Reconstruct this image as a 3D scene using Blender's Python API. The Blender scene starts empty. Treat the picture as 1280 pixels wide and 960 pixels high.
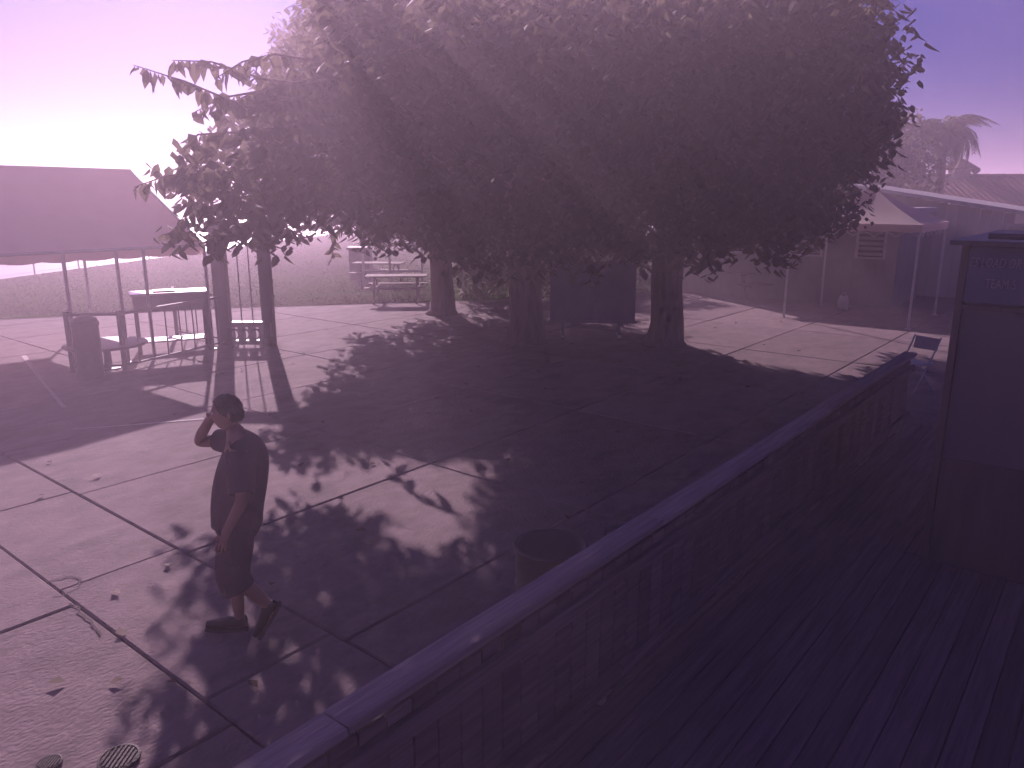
import bpy, bmesh, math, random
import numpy as np
from mathutils import Vector, Matrix, Euler
R = math.radians
random.seed(7); rng = np.random.default_rng(7)
SC = bpy.context.scene
COL = SC.collection

# ---------------------------------------------------------------- camera
cd = bpy.data.cameras.new('camera'); cam = bpy.data.objects.new('camera', cd); COL.objects.link(cam)
cam.location = (0, 0, 3.0); cam.rotation_euler = (R(90 - 13.6), 0, 0)
cd.sensor_width = 36; cd.lens = 27.0; cd.clip_start = 0.05; cd.clip_end = 3000
SC.camera = cam

# ---------------------------------------------------------------- sky, sun, exposure
SUN_AZ, SUN_EL = 19.5, 22.5            # degrees left of the view direction (+Y), above the horizon
w = bpy.data.worlds.new('World'); SC.world = w; w.use_nodes = True
nt = w.node_tree; bg = nt.nodes['Background']
sky = nt.nodes.new('ShaderNodeTexSky'); sky.sky_type = 'NISHITA'; sky.sun_disc = False
sky.sun_elevation = R(SUN_EL); sky.sun_rotation = R(-SUN_AZ)
sky.air_density = 1.0; sky.dust_density = 1.2; sky.ozone_density = 1.6
tint = nt.nodes.new('ShaderNodeMix'); tint.data_type = 'RGBA'; tint.blend_type = 'MULTIPLY'
tint.inputs[0].default_value = 1.0
tint.inputs[7].default_value = (0.035, 0.05, 0.27, 1)
nt.links.new(sky.outputs[0], tint.inputs[6]); nt.links.new(tint.outputs[2], bg.inputs[0])
bg.inputs[1].default_value = 0.05
sd = Vector((-math.sin(R(SUN_AZ)) * math.cos(R(SUN_EL)), math.cos(R(SUN_AZ)) * math.cos(R(SUN_EL)), math.sin(R(SUN_EL))))
sl = bpy.data.lights.new('sun', 'SUN'); sl.energy = 2.0; sl.angle = R(0.5); sl.color = (1.0, 0.735, 0.885)
sun = bpy.data.objects.new('sun', sl); COL.objects.link(sun); sun.rotation_euler = sd.to_track_quat('Z', 'Y').to_euler()
vs = SC.view_settings; vs.view_transform = 'Standard'; vs.look = 'None'; vs.exposure = 2.0; vs.gamma = 1.0
cy = SC.cycles
cy.use_denoising = True; cy.max_bounces = 6; cy.diffuse_bounces = 2; cy.glossy_bounces = 2; cy.transmission_bounces = 3
cy.transparent_max_bounces = 8; cy.volume_bounces = 4; cy.sample_clamp_indirect = 4.0; cy.use_adaptive_sampling = True
cy.adaptive_threshold = 0.03

# ---------------------------------------------------------------- helpers
def mat(name, c1, c2=None, scale=6.0, rough=0.8, bump=0.0, bscale=40.0, detail=6.0, spec=0.3, metal=0.0, trans=None,
        stretch=None, rand=0.0, dirt=None, dscale=0.6):
    """procedural material: two colours mixed by noise, optional large stains, fine bump, per-object variation, translucency"""
    m = bpy.data.materials.new(name); m.use_nodes = True; t = m.node_tree; n = t.nodes; l = t.links
    b = n['Principled BSDF']; out = n['Material Output']
    b.inputs['Roughness'].default_value = rough; b.inputs['Metallic'].default_value = metal
    b.inputs['Specular IOR Level'].default_value = spec
    tc = n.new('ShaderNodeTexCoord'); mp = n.new('ShaderNodeMapping'); l.new(tc.outputs['Object'], mp.inputs[0])
    if stretch: mp.inputs['Scale'].default_value = stretch
    oi = n.new('ShaderNodeObjectInfo')
    off = n.new('ShaderNodeVectorMath'); off.operation = 'MULTIPLY_ADD'
    cmb = n.new('ShaderNodeCombineXYZ')
    for k in range(3): l.new(oi.outputs['Random'], cmb.inputs[k])
    l.new(cmb.outputs[0], off.inputs[0]); off.inputs[1].default_value = (37, 19, 53); l.new(mp.outputs[0], off.inputs[2])
    no = n.new('ShaderNodeTexNoise'); no.inputs['Scale'].default_value = scale; no.inputs['Detail'].default_value = detail
    no.inputs['Roughness'].default_value = 0.62
    l.new(off.outputs[0], no.inputs['Vector'])
    mx = n.new('ShaderNodeMix'); mx.data_type = 'RGBA'
    cr = n.new('ShaderNodeMapRange'); cr.inputs[1].default_value = 0.3; cr.inputs[2].default_value = 0.7
    l.new(no.outputs['Fac'], cr.inputs[0]); l.new(cr.outputs[0], mx.inputs[0])
    c2 = c2 or tuple(x * 0.75 for x in c1)
    mx.inputs[6].default_value = (*c1, 1); mx.inputs[7].default_value = (*c2, 1)
    col = mx.outputs[2]
    if dirt:
        n2 = n.new('ShaderNodeTexNoise'); n2.inputs['Scale'].default_value = dscale; n2.inputs['Detail'].default_value = 8
        n2.inputs['Roughness'].default_value = 0.7
        l.new(off.outputs[0], n2.inputs['Vector'])
        r2 = n.new('ShaderNodeMapRange'); r2.inputs[1].default_value = 0.5; r2.inputs[2].default_value = 0.72
        l.new(n2.outputs['Fac'], r2.inputs[0])
        m2 = n.new('ShaderNodeMix'); m2.data_type = 'RGBA'; l.new(r2.outputs[0], m2.inputs[0]); l.new(col, m2.inputs[6])
        m2.inputs[7].default_value = (*dirt, 1); col = m2.outputs[2]
    if rand:
        hs = n.new('ShaderNodeHueSaturation'); vr = n.new('ShaderNodeMapRange')
        vr.inputs[3].default_value = 1 - rand; vr.inputs[4].default_value = 1 + rand
        l.new(oi.outputs['Random'], vr.inputs[0]); l.new(vr.outputs[0], hs.inputs['Value']); l.new(col, hs.inputs['Color']); col = hs.outputs[0]
    l.new(col, b.inputs['Base Color'])
    if bump:
        nb = n.new('ShaderNodeTexNoise'); nb.inputs['Scale'].default_value = bscale; nb.inputs['Detail'].default_value = 5
        l.new(off.outputs[0], nb.inputs['Vector'])
        bp = n.new('ShaderNodeBump'); bp.inputs['Strength'].default_value = bump; bp.inputs['Distance'].default_value = 0.02
        l.new(nb.outputs['Fac'], bp.inputs['Height']); l.new(bp.outputs[0], b.inputs['Normal'])
    if trans:
        tr = n.new('ShaderNodeBsdfTranslucent'); tr.inputs[0].default_value = (*trans, 1)
        ad = n.new('ShaderNodeAddShader'); l.new(b.outputs[0], ad.inputs[0]); l.new(tr.outputs[0], ad.inputs[1]); l.new(ad.outputs[0], out.inputs[0])
    return m

def mesh_obj(name, V, Fc, m=None, parent=None, smooth=False, loc=None):
    me = bpy.data.meshes.new(name); me.from_pydata([tuple(v) for v in V], [], [tuple(f) for f in Fc])
    if smooth: me.polygons.foreach_set('use_smooth', [True] * len(me.polygons))
    if m: me.materials.append(m)
    o = bpy.data.objects.new(name, me); COL.objects.link(o)
    if parent: o.parent = parent
    if loc is not None: o.location = loc
    return o

class MB:
    """collects shapes for ONE part"""
    def __init__(s): s.V = []; s.F = []
    def add(s, V, Fc):
        k = len(s.V); s.V += [Vector(v) for v in V]; s.F += [tuple(i + k for i in f) for f in Fc]; return s
    def box(s, x0, x1, y0, y1, z0, z1, bev=0.0):
        if bev:
            bm = bmesh.new(); bmesh.ops.create_cube(bm, size=1)
            for v in bm.verts: v.co = Vector(((x0 + x1) / 2 + v.co.x * (x1 - x0), (y0 + y1) / 2 + v.co.y * (y1 - y0), (z0 + z1) / 2 + v.co.z * (z1 - z0)))
            bmesh.ops.bevel(bm, geom=bm.edges[:], offset=bev, segments=1, affect='EDGES')
            bm.verts.index_update(); s.add([v.co.copy() for v in bm.verts], [[v.index for v in f.verts] for f in bm.faces]); bm.free(); return s
        V = [(x, y, z) for z in (z0, z1) for y in (y0, y1) for x in (x0, x1)]
        return s.add(V, [(0, 2, 3, 1), (4, 5, 7, 6), (0, 1, 5, 4), (2, 6, 7, 3), (0, 4, 6, 2), (1, 3, 7, 5)])
    def beam(s, a, b, w, h, up=(0, 0, 1)):
        a = Vector(a); b = Vector(b); d = (b - a).normalized(); sx = d.cross(Vector(up))
        if sx.length < 1e-4: sx = d.cross(Vector((1, 0, 0)))
        sx.normalize(); sy = sx.cross(d)
        V = [p + sx * (w / 2 * i) + sy * (h / 2 * j) for p in (a, b) for i, j in ((-1, -1), (1, -1), (1, 1), (-1, 1))]
        return s.add(V, [(3, 2, 1, 0), (4, 5, 6, 7), (0, 1, 5, 4), (1, 2, 6, 5), (2, 3, 7, 6), (3, 0, 4, 7)])
    def tube(s, pts, rad, seg=8, cap=True):
        pts = [Vector(p) for p in pts]
        if not hasattr(rad, '__len__'): rad = [rad] * len(pts)
        V = []; n = len(pts); ref = None
        for i, p in enumerate(pts):
            d = (pts[min(i + 1, n - 1)] - pts[max(i - 1, 0)]).normalized()
            if ref is None: ref = d.cross(Vector((0, 0, 1)) if abs(d.z) < .9 else Vector((1, 0, 0))).normalized()
            ref = (ref - d * ref.dot(d)).normalized(); o = d.cross(ref)
            for k in range(seg):
                a = 2 * math.pi * k / seg; V.append(p + (ref * math.cos(a) + o * math.sin(a)) * rad[i])
        Fc = [(i * seg + k, i * seg + (k + 1) % seg, (i + 1) * seg + (k + 1) % seg, (i + 1) * seg + k) for i in range(n - 1) for k in range(seg)]
        if cap: Fc += [tuple(range(seg))[::-1], tuple((n - 1) * seg + k for k in range(seg))]
        return s.add(V, Fc)
    def lathe(s, prof, c=(0, 0, 0), seg=20):
        V = []; n = len(prof)
        for r, z in prof:
            for k in range(seg):
                a = 2 * math.pi * k / seg; V.append((c[0] + r * math.cos(a), c[1] + r * math.sin(a), c[2] + z))
        Fc = [(i * seg + k, i * seg + (k + 1) % seg, (i + 1) * seg + (k + 1) % seg, (i + 1) * seg + k) for i in range(n - 1) for k in range(seg)]
        Fc += [tuple(range(seg))[::-1], tuple((n - 1) * seg + k for k in range(seg))]
        return s.add(V, Fc)
    def prism(s, poly, z0, z1):
        n = len(poly); V = [(x, y, z0) for x, y in poly] + [(x, y, z1) for x, y in poly]
        return s.add(V, [tuple(range(n))[::-1], tuple(range(n, 2 * n))] + [(i, (i + 1) % n, n + (i + 1) % n, n + i) for i in range(n)])
    def build(s, name, m, parent=None, smooth=False): return mesh_obj(name, s.V, s.F, m, parent, smooth)

def tag(o, label=None, cat=None, group=None, kind=None):
    if label: o['label'] = label
    if cat: o['category'] = cat
    if group: o['group'] = group
    if kind: o['kind'] = kind
    return o
def thing(name, label, cat, loc=(0, 0, 0), rz=0.0, group=None):
    o = bpy.data.objects.new(name, None); COL.objects.link(o); o.location = loc; o.rotation_euler = (0, 0, R(rz)); o.empty_display_size = .2
    return tag(o, label, cat, group)
def inst(o, parent, loc=None, rot=None, scale=None):
    c = o.copy(); COL.objects.link(c); c.parent = parent
    if loc is not None: c.location = loc
    if rot is not None: c.rotation_euler = rot
    if scale is not None: c.scale = scale
    return c
def copy_tree(o, parent=None):
    c = o.copy(); COL.objects.link(c); c.parent = parent
    for ch in list(o.children): copy_tree(ch, c)
    return c
def skin(name, pts, edges, m, parent, sub=2):
    me = bpy.data.meshes.new(name); me.from_pydata([p[0] for p in pts], edges, [])
    o = bpy.data.objects.new(name, me); COL.objects.link(o)
    o.modifiers.new('s', 'SKIN').use_smooth_shade = True
    for i, p in enumerate(pts):
        sv = me.skin_vertices[0].data[i]; r = p[1]; sv.radius = r if hasattr(r, '__len__') else (r, r); sv.use_root = (i == 0)
    o.modifiers.new('d', 'SUBSURF').levels = sub
    dg = bpy.context.evaluated_depsgraph_get(); ev = o.evaluated_get(dg)
    nm = bpy.data.meshes.new_from_object(ev); o.modifiers.clear(); o.data = nm; bpy.data.meshes.remove(me)
    nm.name = name; nm.materials.clear(); nm.materials.append(m); nm.polygons.foreach_set('use_smooth', [True] * len(nm.polygons))
    o.parent = parent
    return o
SITE = -39.0                                  # the yard's grid: local x runs along the slabs' short joints, local y along the handrail
ux, uy = math.cos(R(SITE)), math.sin(R(SITE))
def site(x, y): return (ux * x - uy * y, uy * x + ux * y)

# ---------------------------------------------------------------- materials
M = {}
M['slab'] = mat('concrete', (.265, .208, .208), (.185, .145, .147), 5, .85, .55, 45, rand=.10, dirt=(.14, .122, .114), dscale=2.0, stretch=(1, .6, 1), spec=.06)
M['joint'] = mat('joint_soil', (.085, .07, .068), rough=.95)
M['soil'] = mat('dry_earth', (.24, .19, .14), (.17, .135, .10), 1.2, .95, .4, 20, spec=0.0)
M['lawn'] = mat('lawn_soil', (.05, .095, .016), (.034, .066, .011), 3, .95, .5, 60, spec=0.0, dirt=(.05, .043, .024), dscale=.15)
M['grass'] = mat('grass_blade', (.05, .10, .018), (.034, .07, .013), .4, .8, trans=(.01, .014, .004), spec=0.0)
M['apron'] = mat('apron_asphalt', (.16, .15, .15), (.11, .105, .105), .5, .34, .10, 90, spec=.7, dirt=(.2, .19, .18), dscale=.05, stretch=(1, .2, 1))
M['rock'] = mat('hill_rock', (.16, .13, .11), (.10, .085, .075), .05, .95)
M['bark'] = mat('bark', (.26, .20, .165), (.14, .11, .09), 9, .95, .9, 22, stretch=(1, 1, .25))
M['leaf'] = mat('leaf', (.085, .088, .06), (.06, .062, .042), .8, .7, spec=.1, trans=(.075, .065, .045), rand=.15)
M['leaf_far'] = mat('leaf_far', (.09, .09, .055), (.06, .062, .04), .8, .7, trans=(.08, .075, .05))
M['palm'] = mat('palm_frond', (.075, .085, .04), (.05, .055, .028), 2, .6, trans=(.03, .04, .012))
M['galv'] = mat('galvanised_steel', (.34, .34, .35), (.25, .25, .26), 14, .45, metal=.8)
M['dark_metal'] = mat('dark_metal', (.10, .088, .09), (.075, .066, .068), 9, .5, spec=.5)
M['steel_top'] = mat('worn_steel_top', (.42, .41, .40), (.33, .32, .31), 10, .28, metal=.9)
M['timber'] = mat('weathered_timber', (.23, .18, .14), (.14, .11, .085), 5, .8, .5, 26, stretch=(1, .12, 1), rand=.14)
M['deck'] = mat('deck_timber', (.26, .185, .195), (.15, .11, .115), 30, .78, .6, 60, stretch=(1, .05, 1), rand=.14, spec=.05, dirt=(.13, .095, .097))
M['rail'] = mat('rail_timber', (.46, .375, .36), (.29, .235, .225), 34, .9, .6, 60, stretch=(1, .045, 1), dirt=(.17, .13, .125), dscale=1.5, spec=.04)
M['post'] = mat('post_timber', (.17, .13, .12), (.12, .09, .08), 6, .8, .4, 25, stretch=(1, 1, .15))
M['canvas'] = mat('shade_canvas', (.42, .33, .30), (.36, .285, .255), 1.5, .9, .15, 60, trans=(.26, .18, .165))
M['canvas_tan'] = mat('tan_canvas', (.52, .44, .40), (.45, .38, .345), 1.5, .9, .15, 60, trans=(.30, .24, .21))
M['white_metal'] = mat('white_enamel', (.62, .60, .58), (.5, .48, .46), 6, .5)
M['siding'] = mat('pale_siding', (.42, .40, .38), (.34, .325, .31), 3, .8, .15, 30, stretch=(1, 1, .2), rand=.1)
M['wall'] = mat('pale_wall', (.30, .30, .265), (.24, .24, .215), 2, .85, .2, 30)
M['trim'] = mat('trim_paint', (.5, .48, .46), rough=.6)
M['glass'] = mat('dark_glass', (.02, .022, .026), (.03, .032, .036), 3, .12, spec=.6)
M['tile'] = mat('roof_tile', (.22, .09, .065), (.15, .06, .045), 3, .85, .3, 14, rand=.2)
M['stucco'] = mat('stucco', (.36, .31, .27), (.29, .25, .22), 3, .9, .3, 30)
M['kiosk'] = mat('kiosk_board', (.19, .15, .175), (.15, .12, .145), 2, .7, .2, 20, rand=.15, stretch=(1, 1, .15))
M['sign'] = mat('sign_board', (.13, .13, .20), (.11, .11, .17), 3, .55)
M['letters'] = mat('sign_letters', (.36, .33, .35), (.3, .27, .29), 8, .6)
M['skin'] = mat('skin', (.36, .21, .15), (.31, .17, .12), 8, .6)
M['shirt'] = mat('shirt_cloth', (.12, .075, .09), (.09, .056, .07), 4, .95, .3, 50)
M['shorts'] = mat('shorts_cloth', (.09, .06, .075), (.07, .047, .06), 4, .95, .3, 50)
M['hair'] = mat('hair', (.03, .022, .018), (.018, .013, .011), 20, .5, .5, 60)
M['shoe'] = mat('shoe_leather', (.03, .024, .026), (.02, .018, .018), 8, .6)
M['paint'] = mat('faded_line_paint', (.50, .47, .44), (.30, .28, .26), 14, .8)
M['plastic'] = mat('grey_plastic', (.12, .105, .11), (.09, .08, .082), 4, .55)
M['blue_board'] = mat('blue_grey_board', (.30, .29, .36), (.25, .24, .30), 2, .6)
M['pale_bag'] = mat('pale_canvas_bag', (.55, .52, .48), (.42, .40, .37), 7, .8, .3, 30)
M['iron'] = mat('cast_iron', (.06, .05, .045), (.04, .033, .03), 20, .7, .4, 60)

# ---------------------------------------------------------------- the ground
def sheet(name, poly, z, m, kind='structure', parent=None):
    o = mesh_obj(name, [(x, y, z) for x, y in poly], [tuple(range(len(poly)))], m, parent); tag(o, kind=kind); return o
sheet('ground', [(-280, -50), (280, -50), (280, 280), (-280, 280)], -.06, M['soil'])
sheet('apron', [(-120, 6), (-21.4, 6), (-19.6, 29), (-15.2, 70), (-11, 74), (60, 74), (60, 150), (-120, 150)], -.03, M['apron'])
sheet('lawn', [(-21.2, 6), (-19.4, 29), (-15.0, 70), (-11, 73.8), (60, 73.8), (60, 30), (10, 29), (3.0, 24.1), (-2.84, 22.68), (-7.65, 21.49), (-12.97, 19.3), (-17, 17.2)], .018, M['lawn'])
# hills on the horizon
nx, ny = 120, 10
V = []
for j in range(ny):
    for i in range(nx):
        x = -225 + 450 * i / (nx - 1); y = 195 + 4 * j; t = math.sin(math.pi * j / (ny - 1))
        h = 1.8 + 4.2 * math.exp(-((x + 108) / 14) ** 2) + 3.4 * math.exp(-((x + 97) / 7) ** 2) + 2.6 * math.exp(-((x + 75) / 30) ** 2) + 1.5 * math.exp(-((x - 30) / 60) ** 2)
        h += .5 * math.sin(x * .26) + .35 * math.sin(x * .62 + 1) + .2 * math.sin(x * 1.66)
        V.append((x, y, -.5 + max(0, h) * t))
hills = mesh_obj('hills', V, [(j * nx + i, j * nx + i + 1, (j + 1) * nx + i + 1, (j + 1) * nx + i) for j in range(ny - 1) for i in range(nx - 1)], M['rock'], smooth=True); tag(hills, kind='structure')
# low bank beyond the apron
V = []; Fc = []
for i in range(61):
    x = -118 + 3 * i; h = 1.15 + .35 * math.sin(i * .7) + .25 * math.sin(i * 1.9)
    V += [(x, 152, -.1), (x, 153.5, h), (x, 157, h * .9), (x, 160, -.1)]
    if i: Fc += [((i - 1) * 4 + k, i * 4 + k, i * 4 + k + 1, (i - 1) * 4 + k + 1) for k in range(3)]
tag(mesh_obj('earth_bank', V, Fc, M['lawn'], smooth=True), kind='structure')

# patio of separate concrete slabs on the yard's grid
patio = thing('patio', None, None, (0, 0, 0), SITE); patio['kind'] = 'structure'
sheet('joint_filler', [(-26, -6), (14, -6), (14, 34), (-26, 34)], -.035, M['joint'], parent=patio)
def slab_mesh(wx, wy):
    b = MB(); b.box(-wx / 2, wx / 2, -wy / 2, wy / 2, -.12, 0, .012); o = b.build('concrete_slab', M['slab']); me = o.data; bpy.data.objects.remove(o); return me
slabs = {}
ycuts = [-6, -4, -1, 2.02, 2.99] + [2.99 + 3.0 * k for k in range(1, 11)]
for a, b in zip(ycuts, ycuts[1:]):
    x0 = (6.07 if a > 2.5 else 6.22 if a > 1.5 else 5.9)      # first short joint left of the rail, each strip its own offset
    k0 = -12 if a < 2 else -9
    for k in range(-9, 10):
        xa = -x0 - 2.15 * k; cx = xa + 2.15 / 2
        if cx < -25.5 or cx > 13: continue
        if a < 6.6 and cx > -.9 and cx < 12 and False: continue
        wx, wy = 2.15 - .011, (b - a) - .011
        key = round(wy, 2)
        if key not in slabs: slabs[key] = slab_mesh(wx, wy)
        o = bpy.data.objects.new('concrete_slab', slabs[key]); COL.objects.link(o); o.parent = patio
        o.location = (cx, (a + b) / 2, random.uniform(-.004, .004)); o.rotation_euler = (random.uniform(-.0012, .0012), random.uniform(-.0012, .0012), 0)
# crack at the broken slab corner, two iron covers, painted lines, thin leaves litter
def ribbon(name, pts, wd, z, m, parent=None):
    V = []; n = len(pts)
    for i, p in enumerate(pts):
        a = Vector(pts[max(i - 1, 0)]); b = Vector(pts[min(i + 1, n - 1)]); d = (b - a).normalized(); q = Vector((-d.y, d.x)) * wd / 2 * (0.7 + .6 * random.random())
        V += [(p[0] + q.x, p[1] + q.y, z), (p[0] - q.x, p[1] - q.y, z)]
    return mesh_obj(name, V, [(2 * i, 2 * i + 1, 2 * i + 3, 2 * i + 2) for i in range(n - 1)], m, parent)
def wig(a, b, n, amp):
    return [(a[0] + (b[0] - a[0]) * i / n + random.uniform(-amp, amp), a[1] + (b[1] - a[1]) * i / n + random.uniform(-amp, amp)) for i in range(n + 1)]
tag(ribbon('crack', wig((-3.74, 5.62), (-3.60, 5.72), 5, .01) + wig((-3.52, 5.70), (-3.42, 5.52), 6, .012) + wig((-3.46, 5.44), (-3.55, 5.36), 4, .01), .018, .006, M['joint']), kind='structure')
tag(ribbon('crack', wig((-3.36, 5.3), (-2.9, 4.86), 14, .015), .014, .006, M['joint']), kind='structure')
tag(ribbon('painted_line', [(-9.55, 14.73), (-7.77, 12.4), (-6.59, 10.9)], .07, .009, M['paint']), kind='structure')
tag(ribbon('painted_line', [(-5.85, 9.81), (-5.14, 10.02), (-4.3, 10.31)], .05, .009, M['paint']), kind='structure')
def drain(loc, r, label):
    t = thing('drain_cover', label, 'drain cover', loc)
    MB().lathe([(r, 0), (r, .012), (r * .86, .016), (r * .84, .010), (0.001, .010)], seg=28).build('rim', M['iron'], t)
    b = MB()
    for k in range(-3, 4):
        hw = math.sqrt(max(0, (r * .8) ** 2 - (k * r * .22) ** 2)); b.box(k * r * .22 - r * .05, k * r * .22 + r * .05, -hw, hw, .008, .017)
    b.build('grate', M['iron'], t)
drain((-2.16, 3.62, .004), .11, 'round iron drain cover in the concrete near the leaf shadow')
drain((-2.52, 3.58, .004), .065, 'smaller iron drain cover in sunlit concrete by picture edge')

# lawn grass
n = 26000
yy = 20 + 40 * rng.random(n) ** 1.7; xx = -19 + rng.random(n) * 26
lim = np.interp(xx, [-17, -12.97, -7.65, -2.84, 3, 10], [17.4, 19.45, 21.6, 22.8, 24.2, 29.2]); k = (yy > lim) & (xx > -20.2 + (yy - 22) * .107)
xx, yy = xx[k], yy[k]; n = len(xx)
hh = .03 + .04 * rng.random(n); aa = rng.random(n) * 6.28; ww = .02 + .03 * rng.random(n); lx = (rng.random(n) - .5) * .09; ly = (rng.random(n) - .5) * .09
V = np.empty((n * 3, 3)); V[0::3] = np.c_[xx - ww * np.cos(aa), yy - ww * np.sin(aa), np.full(n, .015)]; V[1::3] = np.c_[xx + ww * np.cos(aa), yy + ww * np.sin(aa), np.full(n, .015)]; V[2::3] = np.c_[xx + lx, yy + ly, .015 + hh]
def raw_mesh(name, V, nv, m, parent=None):
    """V: vertices; every nv in a row make one polygon"""
    me = bpy.data.meshes.new(name); nl = len(V); me.vertices.add(nl); me.vertices.foreach_set('co', np.asarray(V, np.float32).ravel())
    me.loops.add(nl); me.loops.foreach_set('vertex_index', np.arange(nl, dtype=np.int32)); me.polygons.add(nl // nv)
    me.polygons.foreach_set('loop_start', np.arange(0, nl, nv, dtype=np.int32)); me.update(calc_edges=True); me.validate()
    me.materials.append(m); o = bpy.data.objects.new(name, me); COL.objects.link(o); o.parent = parent; return o
tag(raw_mesh('lawn_grass', V, 3, M['grass']), kind='stuff')

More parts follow.
